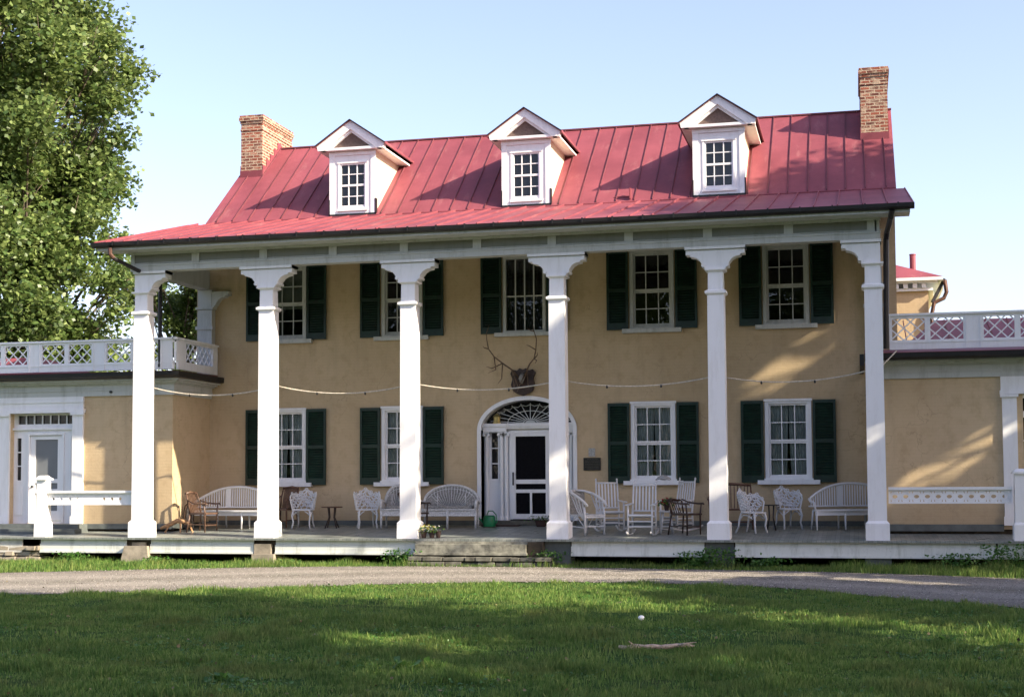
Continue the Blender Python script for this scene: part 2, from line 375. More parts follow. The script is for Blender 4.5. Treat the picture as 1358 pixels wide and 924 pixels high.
rr_ = random.Random(3)
wob = lambda P: [(x+rr_.uniform(-.03,.03), y+rr_.uniform(-.07,.07)) for x, y in P]
FARs, NEARs = wob(smooth_line(FAR, 8)), wob(smooth_line(NEAR, 8))
rd = MB(); n_ = len(FARs); rd.add([(x, y, .012) for x, y in NEARs]+[(x, y, .012) for x, y in FARs], [(i, i+1, n_+i+1, n_+i) for i in range(n_-1)])
RD = tag(rd.build('gravel_road', 'gravel'), kind='structure'); uvl = RD.data.uv_layers.new(name='UVMap')
for lp in RD.data.loops: uvl.data[lp.index].uv = ((lp.vertex_index % n_)/n_, 0.0 if lp.vertex_index < n_ else 1.0)
fx = np.array([p[0] for p in FAR]); fy = np.array([p[1] for p in FAR]); nx = np.array([p[0] for p in NEAR]); ny = np.array([p[1] for p in NEAR])

# ================================================================ MANSION
H = thing('mansion', 'two-storey tan stucco mansion with red metal roof, three dormers and a white columned porch', 'house', (-1.4, 3.15, 0))
WX = [-7.42, -4.47, -1.47, 1.53, 4.55]
holes = [(x-.45, x+.45, 5.26, 6.97) for x in WX]+[(x-.45, x+.45, 1.76, 3.47) for x in (-7.42,-4.47,1.53,4.55)]
holes += [(-2.53, -.33, .72, 3.05)]
w = MB(); wall_grid(w, -9.8, 6.94, .83, 8.0, 3.15, 3.45, holes+[(-2.53,-.33,3.05,3.75)])
# elliptical arch over the door, filled with a spandrel piece
sp = arc(-1.43, 2.95, 1.10, .72, 5, 175, 24)
w.prismY([(-.33,3.75)]+[(-2.53,3.75)]+[(-2.53,3.05)]+[p for p in reversed(sp) if p[1] > 3.05]+[(-.33,3.05)], 3.15, 3.45)
w.build('wall', 'stucco', H)
w = MB(); w.box(-9.8,-9.5,3.452,10.6,.2,8.0); w.prismX([(3.16,8.0),(10.59,8.0),(7.05,10.70),(6.8,10.70),(3.9,8.25)], -9.78, -9.52); w.build('wall', 'stucco', H)
w = MB(); w.box(6.64,6.94,3.452,10.6,.2,8.0); w.prismX([(3.16,8.0),(10.59,8.0),(7.05,10.70),(6.8,10.70),(3.9,8.25)], 6.66, 6.92); w.build('wall', 'stucco', H)
w = MB(); w.box(-9.5,6.64,10.3,10.6,.2,8.0); w.build('wall', 'stucco', H)
w = MB(); w.box(-9.49,6.63,3.453,3.6,.1,.8); w.box(-9.49,6.63,3.453,10.29,4.2,4.35); w.box(-9.49,6.63,6.8,6.9,.5,4.19); w.box(-9.49,6.63,6.8,6.9,4.36,8); w.build('interior_partition', 'interior', H)
b = MB(); b.box(-9.43,-2.6,3.10,3.149,.70,.83); b.box(-.26,6.9,3.10,3.149,.70,.83); b.box(-9.8,6.94,3.152,3.44,.1,.828); b.build('base_course', 'base_grey', H)

# roofs
def roof_plane(y): return 8.30+(y-3.80)*(10.86-8.30)/(6.92-3.80)
m = MB(); RX0, RX1 = -9.9, 7.0
m.hexa([(RX0,3.80,8.24),(RX1,3.80,8.24),(RX1,6.92,10.80),(RX0,6.92,10.80)], [(RX0,3.80,8.30),(RX1,3.80,8.30),(RX1,6.92,10.86),(RX0,6.92,10.86)])
m.hexa([(RX0,6.921,10.80),(RX1,6.921,10.80),(RX1,10.9,7.8),(RX0,10.9,7.8)], [(RX0,6.921,10.86),(RX1,6.921,10.86),(RX1,10.9,7.86),(RX0,10.9,7.86)])
RF = m.build('roof', 'red_roof', H)
x = RX0+.28; m = MB()
while x < RX1-.1:
    m.hexa([(x,3.82,8.31),(x+.014,3.82,8.31),(x+.014,6.90,10.84),(x,6.90,10.84)], [(x,3.80,8.342),(x+.014,3.80,8.342),(x+.014,6.90,10.887),(x,6.90,10.887)]); x += .45+rnd.uniform(-.03,.03)
m.build('standing_seam', 'roof_seam', RF)
m = MB(); m.bar((RX0-.01,6.92,10.88),(RX1+.01,6.92,10.88),.08,.035); m.build('ridge_cap', 'roof_seam', RF)
m = MB(); EY, EZ = -.78, 7.08; PX0, PX1 = -10.36, 7.17; K = (8.27-EZ)/(3.80-EY)
m.hexa([(PX0,EY,EZ-.04),(PX1,EY,EZ-.04),(PX1,3.798,8.22),(PX0,3.798,8.22)], [(PX0,EY,EZ),(PX1,EY,EZ),(PX1,3.798,8.27),(PX0,3.798,8.27)])
x = PX0+.25
while x < PX1-.05:
    m.hexa([(x,EY,EZ+.002),(x+.02,EY,EZ+.002),(x+.02,3.78,8.25),(x,3.78,8.25)], [(x,EY,EZ+.03),(x+.02,EY,EZ+.03),(x+.02,3.79,8.315),(x,3.79,8.315)]); x += .45+rnd.uniform(-.03,.03)
m.box(PX0,PX0+.03,EY,3.79,EZ-.10,EZ-.042) if False else None
m.hexa([(PX0-.02,EY,EZ-.09),(PX0-.002,EY,EZ-.09),(PX0-.002,3.79,8.15),(PX0-.02,3.79,8.15)], [(PX0-.02,EY,EZ+.02),(PX0-.002,EY,EZ+.02),(PX0-.002,3.79,8.29),(PX0-.02,3.79,8.29)])
m.hexa([(PX1+.002,EY,EZ-.09),(PX1+.02,EY,EZ-.09),(PX1+.02,3.79,8.15),(PX1+.002,3.79,8.15)], [(PX1+.002,EY,EZ+.02),(PX1+.02,EY,EZ+.02),(PX1+.02,3.79,8.29),(PX1+.002,3.79,8.29)])
m.build('porch_roof', 'red_roof', H)
m = MB(); m.box(0.55,.95,3.95,3.97,8.43,8.46); m.box(.93,.96,3.80,3.97,8.36,8.62); m.build('snow_guard', 'red_roof', H)
# gutter with hangers
gm = MB(); gm.prismX([(EY-.13,7.06),(EY-.12,6.99),(EY-.06,6.95),(EY-.01,6.95),(EY-.005,7.03)], PX0-.02, PX1+.03); x = PX0+.5
while x < PX1: gm.box(x,x+.03,EY-.14,EY-.001,7.061,7.075); gm.box(x,x+.025,EY-.15,EY-.131,6.98,7.075); x += .62
gm.build('gutter', 'gutter_black', H)
# soffit and ceiling
m = MB(); m.box(-10.30,7.12,-.775,-.262,6.90,6.955); m.build('soffit', 'white_aged_shaded', H)
m = MB(); m.box(-9.76,6.5,.02,3.09,7.10,7.14); m.build('porch_ceiling', 'white_aged_shaded', H)
# entablature
m = MB(); BX0, BX1 = -9.76, 6.55
m.box(BX0,BX1,-.22,.02,6.49,6.90); m.box(BX0-.01,BX1+.01,-.245,-.221,6.49,6.60); m.box(BX0-.02,BX1+.02,-.262,-.2461,6.60,6.635); m.box(BX0-.02,BX1+.02,-.262,-.2205,6.86,6.899)
xs = [-9.76,-8.18]; 
while xs[-1] < 5.2: xs.append(xs[-1]+1.62)
xs.append(6.55)
for i, xx in enumerate(xs): m.box(max(xx-.09,BX0),min(xx+.09,BX1),-.245,-.2204,6.6352,6.8598)
m.box(BX0-.02,BX1+.02,-.32,-.2625,6.855,6.898)
for i in range(len(xs)-1):
    a, c = xs[i]+(.2 if i else .25), xs[i+1]-.2
    m.box(a,c,-.236,-.2203,6.66,6.675)
ENT = m.build('entablature', 'white_aged_shaded', H)
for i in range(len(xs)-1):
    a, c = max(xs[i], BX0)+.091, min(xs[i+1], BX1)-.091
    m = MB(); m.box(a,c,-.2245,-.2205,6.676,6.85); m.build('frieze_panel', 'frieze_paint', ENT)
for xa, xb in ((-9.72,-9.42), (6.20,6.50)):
    m = MB(); m.box(xa,xb,.021,3.05,6.49,6.95); m.build('side_beam', 'white_aged_shaded', H)

# columns
def bracket_poly(x0, s):
    P = [(0,6.43),(.44,6.43),(.44,6.33),(.36,6.33),(.35,6.29),(.26,6.275),(.18,6.23),(.125,6.16),(.10,6.10),(.07,6.09),(.06,6.04),(.0,6.03)]
    P = [(x0+s*a, z) for a, z in P]
    return P if s < 0 else P[::-1]
def column(cx, left=True, right=True, zf=.545, cy=-.04, dep=.37, wall=False, mat='white'):
    m = MB(); zb = zf
    m.taper(cx, cy, zb, zb+.33, .46, .455, dep+.08, dep+.07)
    m.taper(cx, cy, zb+.33, zb+.38, .455, .36, dep+.07, dep-.02)
    m.taper(cx, cy, zb+.38, 5.50, .36, .335, dep-.03, dep-.05)
    m.taper(cx, cy, 5.50, 5.53, .35, .43, dep-.03, dep+.04); m.taper(cx, cy, 5.53, 5.58, .43, .43, dep+.04, dep+.04); m.taper(cx, cy, 5.58, 5.61, .41, .31, dep+.02, dep-.07)
    m.taper(cx, cy, 5.61, 5.97, .31, .30, dep-.08, dep-.09)
    o = m.build('column', mat, H)
    c = MB(); c.taper(cx, cy, 5.97, 6.00, .31, .42, dep-.08, dep+.04); c.taper(cx, cy, 6.0, 6.03, .42, .42, dep+.04, dep+.04)
    hw = .155; c.box(cx-hw,cx+hw,cy-dep/2+.03,cy+dep/2-.03,6.031,6.43)
    xl, xr = cx-hw, cx+hw
    if right: c.prismY(bracket_poly(cx+hw+.001, 1), cy-dep/2+.03, cy+dep/2-.03); xr += .44; c.tube([(cx+hw+.09,cy-dep/2,6.10),(cx+hw+.09,cy+dep/2,6.10)], .035, 8)
    if left: c.prismY(bracket_poly(cx-hw-.001, -1), cy-dep/2+.03, cy+dep/2-.03); xl -= .44; c.tube([(cx-hw-.09,cy-dep/2,6.10),(cx-hw-.09,cy+dep/2,6.10)], .035, 8)
    c.box(xl-.02,xr+.02,cy-dep/2-.02,cy+dep/2-.005,6.431,6.488); c.box(xl-.02,xr+.02,cy-dep/2-.0048,cy+dep/2+.02,6.431,6.488)
    c.build('capital', mat, o)
    return o
for i, cx in enumerate([-9.53,-6.51,-3.25,0.0,3.30,6.40]): column(cx, i > 0, i < 5)
def pilaster(cx, s):
    m = MB(); d0, d1 = 2.95, 3.148
    m.box(cx-.19,cx+.19,d0,d1,4.39,5.99)
    m.box(cx-.23,cx+.23,d0-.04,d1,5.5,5.58) if False else None
    m.box(cx-.23,cx+.23,d0-.04,d0-.001,5.5,5.58); m.box(cx-.23,cx+.23,d0-.04,d1,6.0,6.05); m.box(cx-.18,cx+.18,d0,d1,6.051,6.48)
    P = bracket_poly(cx+s*.181, s); m.prismY(P, d0+.01, d1) if s > 0 else None; m.build('pilaster', 'white_aged_shaded', H)
pilaster(-9.5, 1); pilaster(6.45, -1)

# windows
def sash_window(cx, z0, z1, cols=3, rows=4, mat='white', yw=3.15, parent=None, hw=.51, curtain='curtain', meet=True):
    parent = parent or H
    f = MB(); c = .08
    f.box(cx-hw,cx-hw+c,yw-.03,yw+.10,z0,z1); f.box(cx+hw-c,cx+hw,yw-.03,yw+.10,z0,z1); f.box(cx-hw+c,cx+hw-c,yw-.03,yw+.10,z1-c,z1); f.box(cx-hw+c,cx+hw-c,yw-.02,yw+.10,z0,z0+.05)
    f.box(cx-hw-.02,cx+hw+.02,yw-.06,yw-.031,z1-.03,z1+.02)
    o = f.build('window', mat, parent)
    s = MB(); a, b_ = cx-hw+c, cx+hw-c; lo, hi = z0+.05, z1-c; mid = (lo+hi)/2-.02
    st = .045
    for (q0, q1, yy) in ((lo, mid, yw+.06), (mid, hi, yw+.035)):
        s.box(a,a+st,yy,yy+.03,q0,q1); s.box(b_-st,b_,yy,yy+.03,q0,q1); s.box(a+st,b_-st,yy,yy+.03,q0,q0+st+(.02 if q0 == lo else 0)); s.box(a+st,b_-st,yy,yy+.03,q1-st,q1)
        for i in range(1, cols): xx = a+(b_-a)*i/cols; s.box(xx-.011,xx+.011,yy+.003,yy+.027,q0+st,q1-st)
        for j in range(1, rows//2): zz = q0+(q1-q0)*j/(rows//2); s.box(a+st,b_-st,yy+.005,yy+.025,zz-.011,zz+.011)
    s.build('sash', mat, o)
    p = MB(); p.add([(a,yw+.076,lo),(b_,yw+.076,lo),(b_,yw+.076,hi),(a,yw+.076,hi)], [(0,1,2,3)]); p.build('pane', 'glass', o)
    if curtain == 'curtain':
        k = MB(); ph = rnd.uniform(0, 6)
        for q0, q1, w_ in ((a-.02, cx-.005, 1), (cx+.005, b_+.02, -1)):
            k.grid(lambda u, v, q0=q0, q1=q1, w_=w_: (q0+(q1-q0)*(u if w_ > 0 else 1-u)*(1-.10*(1-v)**1.5) if w_ > 0 else q1-(q1-q0)*(1-u)*(1-.10*(1-v)**1.5), yw+.15+.018*math.sin(u*46+ph)+.006*math.sin(u*91), lo+(hi-lo)*v), 60, 6)
        k.build('curtain', 'curtain', o, smooth=True)
    elif curtain == 'blind':
        k = MB(); k.add([(a,yw+.13,lo+(hi-lo)*.42),(b_,yw+.13,lo+(hi-lo)*.42),(b_,yw+.13,hi),(a,yw+.13,hi)], [(0,1,2,3)]); k.build('roller_blind', 'blind', o)
    sl = MB(); sl.box(cx-hw-.17,cx+hw+.17,yw-.12,yw-.001,z0-.10,z0-.005); sl.box(cx-hw-.10,cx+hw+.10,yw-.06,yw-.001,z0-.004,z0+.03) if z0 < 3 else None
    sl.build('sill', mat, o)
    return o
def shutter(cx, z0, z1, yw=3.15, parent=None):
    m = MB(); w_ = .25; y0, y1 = yw-.075, yw-.03
    m.box(cx-w_,cx-w_+.055,y0,y1,z0,z1); m.box(cx+w_-.055,cx+w_,y0,y1,z0,z1)
    mid = z0+(z1-z0)*.5
    for a, b_ in ((z0,z0+.16),(mid-.04,mid+.04),(z1-.07,z1)): m.box(cx-w_+.055,cx+w_-.055,y0+.001,y1-.001,a,b_)
    for a, b_ in ((z0+.16,mid-.04),(mid+.04,z1-.07)):
        n = int((b_-a)/.055)
        for i in range(n):
            z = a+(b_-a)*(i+.5)/n; m.add([(cx-w_+.055,y0+.006,z-.022),(cx+w_-.055,y0+.006,z-.022),(cx+w_-.055,y1-.004,z+.022),(cx-w_+.055,y1-.004,z+.022)], [(0,1,2,3)])
    m.box(cx-w_+.055,cx+w_-.055,y1-.006,y1-.003,z0+.16,z1-.07)
    m.build('shutter', 'dark_green', parent or H)
for i, x in enumerate(WX):
    if i == 2:   # the four-light casement over the door
        f = MB(); z0, z1 = 5.21, 7.02
        f.box(x-.51,x-.44,3.12,3.25,z0,z1); f.box(x+.44,x+.51,3.12,3.25,z0,z1); f.box(x-.44,x+.44,3.12,3.25,z1-.08,z1); f.box(x-.44,x+.44,3.13,3.25,z0,z0+.05)
        o = f.build('window', 'white_aged_shaded', H)
        s = MB()
        for k in range(1, 4): xx = x-.44+.88*k/4; s.box(xx-.014,xx+.014,3.18,3.21,z0+.05,z1-.08)
        s.box(x-.44,x+.44,3.183,3.207,6.05,6.08); s.build('sash', 'white_aged_shaded', o)
        p = MB(); p.add([(x-.44,3.20,z0+.05),(x+.44,3.20,z0+.05),(x+.44,3.20,z1-.08),(x-.44,3.20,z1-.08)], [(0,1,2,3)]); p.build('pane', 'glass', o)
        k = MB(); k.grid(lambda u, v: (x-.44+.88*u, 3.30+.02*math.sin(u*50), 5.3+1.6*v), 50, 2); k.build('curtain', 'interior', o)
        s = MB(); s.box(x-.70,x+.72,3.03,3.149,5.12,5.205); s.build('sill', 'white_aged_shaded', o)
    else: sash_window(x, 5.21, 7.02, mat='white_aged_shaded', curtain='blind' if i == 0 else None)  # greyer white puts the porch shade into the upper frames
    for sx in (-1, 1): shutter(x+sx*.79, 5.19, 7.02)
for x in (-7.42,-4.47,1.53,4.55):
    sash_window(x, 1.74, 3.52)
    for sx in (-1, 1): shutter(x+sx*.79, 1.68, 3.51)

# doorway
DC = -1.43
m = MB(); outer = arc(DC, 2.93, 1.19, .79, 0, 180, 36); inner = arc(DC, 2.93, 1.10, .70, 0, 180, 36)
ring = [(1.19+DC, .83)]+outer+[(DC-1.19, .83)]; rin = [(1.10+DC, .83)]+inner+[(DC-1.10, .83)]
n_ = len(ring); vv = [(x,3.11,z) for x, z in ring]+[(x,3.11,z) for x, z in rin]+[(x,3.30,z) for x, z in ring]+[(x,3.50,z) for x, z in rin]; ff = []
for i in range(n_-1): ff += [(i,i+1,n_+i+1,n_+i), (n_+i,n_+i+1,3*n_+i+1,3*n_+i), (i+1,i,2*n_+i,2*n_+i+1)]
m.add(vv, ff); DW = m.build('doorway', 'white', H)
m = MB(); YB = 3.42     # backing panel with openings for sidelights, door and fanlight
wall_grid(m, DC-1.10, DC+1.10, .83, 2.97, YB, YB+.06, [(DC-.92,DC-.76,1.80,2.88),(DC+.76,DC+.92,1.80,2.88),(DC-.48,DC+.48,.83,2.86)])
m.build('door_panel', 'white', DW)
m = MB()   # shelf / entablature
m.box(DC-1.09,DC+1.09,3.30,3.419,2.97,3.06); m.box(DC-1.09,DC-.48,3.24,3.299,3.02,3.09); m.box(DC+.48,DC+1.09,3.24,3.299,3.02,3.09); m.box(DC-.479,DC+.479,3.27,3.299,3.02,3.085); m.box(DC-1.08,DC-.52,3.27,3.299,2.90,3.019); m.box(DC+.52,DC+1.08,3.27,3.299,2.90,3.019)
m.box(DC-1.09,DC+1.09,3.30,3.44,3.061,3.10); m.build('door_entablature', 'white', DW)
m = MB()
for cx in (-1.02,-.66,-.545,.545,.66,1.02):
    x = DC+cx; m.lathe([(.065,.83),(.065,.90),(.048,.93),(.044,2.80),(.05,2.82)], x, 3.36, 10); m.box(x-.075,x+.075,3.29,3.40,2.86,2.899)
    for s in (-1, 1): m.tube([(x+s*.06,3.29,2.83),(x+s*.06,3.40,2.83)], .035, 8)
m.build('pilaster', 'white', DW)
for s in (-1, 1):
    q = MB(); x0, x1 = DC+s*.84-.08, DC+s*.84+.08
    for z in (2.16, 2.52): q.box(x0,x1,YB+.01,YB+.04,z-.012,z+.012)
    q.box(x0-.03,x0,YB-.015,YB-.001,1.77,2.91); q.box(x1,x1+.03,YB-.015,YB-.001,1.77,2.91); q.box(x0,x1,YB-.015,YB-.001,1.75,1.80)
    q.box(x0-.04,x1+.04,YB-.012,YB-.001,1.55,1.57); q.box(x0-.04,x1+.04,YB-.012,YB-.001,1.62,1.635)
    q.build('sidelight', 'white', DW)
    q = MB(); q.box(x0+.001,x1-.001,YB+.041,YB+.05,1.801,2.879); q.build('pane', 'dark_glass', DW)
# fanlight
m = MB(); fc = (DC+.02, 3.10); 
m.prismY([(fc[0]-1.0,3.101)]+[(fc[0]+1.0,3.101)]+arc(DC, 2.93, 1.08, .69, 10, 170, 24), 3.46, 3.475); m.build('fanlight_glass', 'dark_glass', DW)
m = MB()
for k in range(0, 13):
    a = R(7+166*k/12); m.bar((fc[0]+.16*math.cos(a),3.445,fc[1]+.10*math.sin(a)), (fc[0]+.97*math.cos(a),3.445,fc[1]+.47*math.sin(a)), .016, .02, (0,1,0))
for rx, rz in ((.16,.10),(.55,.29)): m.tube([(x,3.445,z) for x, z in arc(fc[0], fc[1], rx, rz, 0, 180, 24)], .011, 5)
for k in range(12):
    a0, a1 = R(7+166*k/12), R(7+166*(k+1)/12); am = (a0+a1)/2
    P = [(fc[0]+.92*math.cos(a0),fc[1]+.44*math.sin(a0)), (fc[0]+.84*math.cos(am),fc[1]+.40*math.sin(am)), (fc[0]+.92*math.cos(a1),fc[1]+.44*math.sin(a1))]
    m.tube([(x,3.445,z) for x, z in P], .009, 4)
m.prismY(arc(fc[0], fc[1], .13, .08, 0, 180, 12), 3.44, 3.455); m.build('fanlight_tracery', 'white_aged_shaded', DW)  # tracery colour greyed to carry the shade inside the arch
m = MB(); dx0, dx1 = DC+.04-.45, DC+.04+.45   # screen door
wall_grid(m, dx0, dx1, .86, 2.87, 3.34, 3.38, [(dx0+.09,dx1-.09,1.78,2.79),(dx0+.09,dx1-.09,1.55,1.68),(dx0+.09,DC+.02,.98,1.47),(DC+.07,dx1-.09,.98,1.47)])
m.box(dx0-.06,dx0-.001,3.36,3.41,.85,2.93); m.box(dx1+.001,dx1+.06,3.36,3.41,.85,2.93); m.box(dx0,dx1,3.36,3.41,2.872,2.93)
m.build('screen_door', 'white', DW)
m = MB(); m.box(dx0+.02,dx1-.02,3.382,3.39,.9,2.85); m.build('insect_screen', 'screen_dark', DW)
m = MB(); m.box(dx0+.02,dx0+.05,3.30,3.339,1.65,1.95); m.build('door_handle', 'black_metal', DW)
m = MB(); m.box(DC-1.15,DC+1.15,2.98,3.50,.70,.83); m.build('threshold', 'stone_dark', DW)
m = MB(); m.box(-2.42,-1.55,2.72,2.979,.705,.745); m.build('door_mat', 'wood_dark', DW)

# dormers
def dormer(cx):
    hw = .575; yf = 3.88; z0 = 8.38; zt = 9.93
    m = MB(); cheeks = []
    for s in (-1, 1):
        a, b_ = (cx-hw, cx-hw+.06) if s < 0 else (cx+hw-.06, cx+hw)
        yb = 3.80+(zt-8.30)/.8205
        m.prismX([(yf+.001,roof_plane(yf)-.02),(yb,zt),(yf+.001,zt)], a, b_); cheeks.append(m); m = MB()
    f = MB(); wall_grid(f, cx-hw-.01, cx+hw+.01, z0-.02, zt+.12, yf-.04, yf, [(cx-.33,cx+.33,8.52,9.62)])
    f.box(cx-hw-.03,cx-hw+.10,yf-.06,yf-.041,z0-.02,zt-.08); f.box(cx+hw-.10,cx+hw+.03,yf-.06,yf-.041,z0-.02,zt-.08)
    f.box(cx-hw-.04,cx+hw+.04,yf-.07,yf-.0405,9.82,9.90); f.box(cx-.40,cx+.40,yf-.065,yf-.041,9.62,9.66)
    D = f.build('dormer', 'white', H)
    for q in cheeks: q.build('cheek', 'cream_siding', D)
    k = MB(); a, b_, lo, hi = cx-.33, cx+.33, 8.52, 9.62
    k.box(a-.05,a,yf-.055,yf-.0412,lo-.04,hi); k.box(b_,b_+.05,yf-.055,yf-.0412,lo-.04,hi); k.box(a-.07,b_+.07,yf-.075,yf-.0412,lo-.09,lo-.041)
    k.box(a,a+.035,yf-.03,yf-.005,lo,hi); k.box(b_-.035,b_,yf-.03,yf-.005,lo,hi); k.box(a+.035,b_-.035,yf-.03,yf-.005,lo,lo+.05); k.box(a+.035,b_-.035,yf-.03,yf-.005,hi-.04,hi)
    mid = (lo+hi)/2; k.box(a+.035,b_-.035,yf-.033,yf-.005,mid-.025,mid+.025)
    for i in (1, 2): xx = a+(b_-a)*i/3; k.box(xx-.012,xx+.012,yf-.028,yf-.007,lo+.05,mid-.025); k.box(xx-.012,xx+.012,yf-.028,yf-.007,mid+.025,hi-.04)
    for zz in ((lo+mid)/2, (hi+mid)/2): k.box(a+.035,b_-.035,yf-.027,yf-.008,zz-.011,zz+.011)
    k.build('window_frame', 'white', D)
    p = MB(); p.box(a,b_,yf+.001,yf+.01,lo,hi); p.build('pane', 'dark_glass', D)
    # pediment
    rise, half = .60, .88; zp = 10.66; ze = zp-rise; yo = yf-.22
    t = MB(); t.prismY([(cx-.62,9.99),(cx+.62,9.99),(cx,10.43)], yf-.10, yf-.02); t.build('tympanum', 'shingle_brown', D)
    c = MB()
    c.box(cx-.78,cx+.78,yo+.02,yf-.041,9.93,9.99)
    for s in (-1, 1):
        P = lambda x, z: (cx+s*x, z)
        poly = [P(0,zp-.02), P(half,ze-.02), P(half-.03,ze-.13), P(half-.20,ze-.13), P(0,zp-.22)]
        c.prismY(poly if s < 0 else poly[::-1], yo, yf-.05)
        poly = [P(0,zp-.221), P(half-.22,ze-.12), P(half-.30,ze-.12), P(0,zp-.29)]
        c.prismY(poly if s < 0 else poly[::-1], yo+.06, yf-.08)
        # eave soffit running back
        yb = 3.80+(ze-.1-8.30)/.8205
        x0, x1 = sorted((cx+s*(hw+.001), cx+s*(half-.03))); c.box(x0,x1,yf-.049,yb,ze-.14,ze-.10)
    c.build('pediment', 'white', D)
    r = MB()
    for s in (-1, 1):
        yb0 = 3.80+(zp+.02-8.30)/.8205; yb1 = 3.80+(ze+.02-8.30)/.8205; X = lambda x: cx+s*x
        lo_ = [(X(0),yo-.03,zp-.018),(X(half+.02),yo-.03,ze-.03),(X(half+.02),yb1,ze-.03),(X(0),yb0,zp-.018)]
        hi_ = [(a,b_,z+.035) for a, b_, z in lo_]; r.hexa(lo_, hi_)
        r.bar((X(half+.03),yo-.03,ze-.02),(X(half+.03),yb1,ze-.02),.03,.06)
    r.build('dormer_roof', 'red_roof', D)
    e = MB()
    for s in (-1, 1):
        X = lambda x: cx+s*x
        e.bar((X(0),yo-.04,zp+.005),(X(half+.03),yo-.04,ze-.012),.02,.04,(0,1,0))
    e.build('roof_edge', 'gutter_black', D); e = MB()
    for s in (-1, 1):
        X = lambda x: cx+s*x
        e.box(min(X(hw+.04),X(hw+.015)),max(X(hw+.04),X(hw+.015)),yf-.07,yf+.05,8.33,8.72)
    e.box(cx-hw-.04,cx+hw+.04,yf-.07,yf-.03,8.30,8.36); e.build('flashing', 'gutter_black', D)
    return D
for cx in (-5.975,-1.565,3.035): dormer(cx)

def chimney(x0, x1, zt):
    y0, y1 = 5.72, 7.75
    m = MB(); m.box(x0,x1,y0,y1,8.8,zt-.42); m.box(x0-.015,x1+.015,y0-.015,y1+.015,zt-.42,zt-.36); m.box(x0,x1,y0,y1,zt-.36,zt-.22)
    m.box(x0-.02,x1+.02,y0-.02,y1+.02,zt-.22,zt-.15); m.box(x0-.045,x1+.045,y0-.045,y1+.045,zt-.15,zt-.05); m.box(x0-.03,x1+.03,y0-.03,y1+.03,zt-.05,zt)
    C = m.build('chimney', 'brick', H)
    f = MB(); f.box(x0-.02,x1+.02,y0-.02,y0-.001,9.6,roof_plane(y0)+.16)
    for i in range(5):
        a = y0+i*.25; 
        for xx in (x0-.02, x1+.001): f.box(xx,xx+.019,a,a+.249,roof_plane(a)-.1,roof_plane(a)+.30)
    f.build('chimney_flashing', 'red_roof', C)
chimney(-9.82,-9.21,11.53); chimney(6.27,6.90,11.62)

# porch floor, skirt, piers, steps
m = MB(); X0, X1 = -19.0, 14.0
def deckpiece(m, x0, x1, y0, y1): m.hexa([(x0,y0,floor_z(y0)-.045),(x1,y0,floor_z(y0)-.045),(x1,y1,floor_z(y1)-.045),(x0,y1,floor_z(y1)-.045)], [(x0,y0,floor_z(y0)),(x1,y0,floor_z(y0)),(x1,y1,floor_z(y1)),(x0,y1,floor_z(y1))])
deckpiece(m, -9.44, 6.50, -.32, 3.149); deckpiece(m, X0, -9.4401, -.32, 1.199); deckpiece(m, 6.5001, X1, -.32, 1.199)
m.build('porch_floor', 'deck_paint', H)
segs = [(-19,-12.4,'rail_old'),(-11.95,-9.80,'skirt_paint'),(-9.22,-6.75,'skirt_paint'),(-6.25,-3.05,'skirt_paint'),(.28,3.02,'skirt_paint'),(3.62,8.6,'skirt_paint'),(8.62,14,'skirt_paint')]
for a, b_, mt in segs:
    m = MB(); m.box(a,b_,-.25,-.21,.20,.40); m.box(a,b_,-.27,-.2501,.20,.245); m.box(a+.01,b_-.01,-.23,-.20,.401,.495); m.build('skirt_board', mt, H)
m = MB(); m.box(-12,6,-.19,-.12,.30,.49); m.build('rim_joist', 'soil', H)
for a, b_ in ((-9.83,-9.22),(-6.75,-6.24)):
    m = MB(); m.taper((a+b_)/2,-.10,-.02,.36,b_-a+.08,b_-a-.06,.6,.5) if a < -9 else m.box(a,b_,-.36,.25,-.02,.20)
    if a > -9: m.box(a+.02,b_-.1,-.28,.15,.201,.42)
    else: m.box(a+.16,b_-.12,-.24,.1,.361,.44)
    m.build('pier', 'stone', H)
for a, b_ in ((-.28,.26),(3.03,3.60),(6.15,6.65)):
    m = MB(); m.box(a,b_,-.20,.3,-.02,.49); m.build('pier', 'base_grey', H)
def rubble(name, x0, x1, y0, y1, z0, z1, mat, parent, rows):
    m = MB(); r = random.Random(int(abs(x0)*100)); zz = z0
    for j in range(rows):
        h = (z1-z0)/rows; x = x0
        while x < x1-.05:
            w_ = min(r.uniform(.18,.5), x1-x); d = r.uniform(-.05,.05)
            q = [(x+.008,y0+d),(x+w_-.008,y0+d+r.uniform(-.02,.02)),(x+w_-.008,y1),(x+.008,y1)]
            m.hexa([(a,b_,zz+.006) for a, b_ in q], [(a+r.uniform(-.01,.01),b_+(.02 if i < 2 else 0),zz+h-.006-r.uniform(0,.02)) for i, (a, b_) in enumerate(q)]); x += w_
        zz += h
    return m.build(name, mat, parent, bevel=.012)
rubble('stone_footing', -13.2,-11.95,-.30,.2,0,.36,'stone',H,3)
rubble('stone_footing', -19,-13.21,-.30,.2,0,.36,'stone',H,3)
m = MB(); m.box(-3.0,-.62,-.50,-.20,.27,.44); m.box(-3.02,-.60,-.56,-.19,.22,.27); m.box(-3.05,-.45,-.34,-.19,.441,.496); m.build('step', 'step_board', H)
m = MB(); m.box(-.60,-.28,-.42,-.19,.15,.49); m.build('step', 'soil', H)
rubble('stone_step', -3.1,-.05,-.72,-.2,0,.20,'stone_dark',H,2)
m = MB(); m.box(-19,14,2.9,3.09,-.02,.66); m.box(-19,-9.46,1.25,1.35,-.02,.72); m.box(6.6,14,1.25,1.35,-.02,.72); m.build('foundation', 'soil', H)

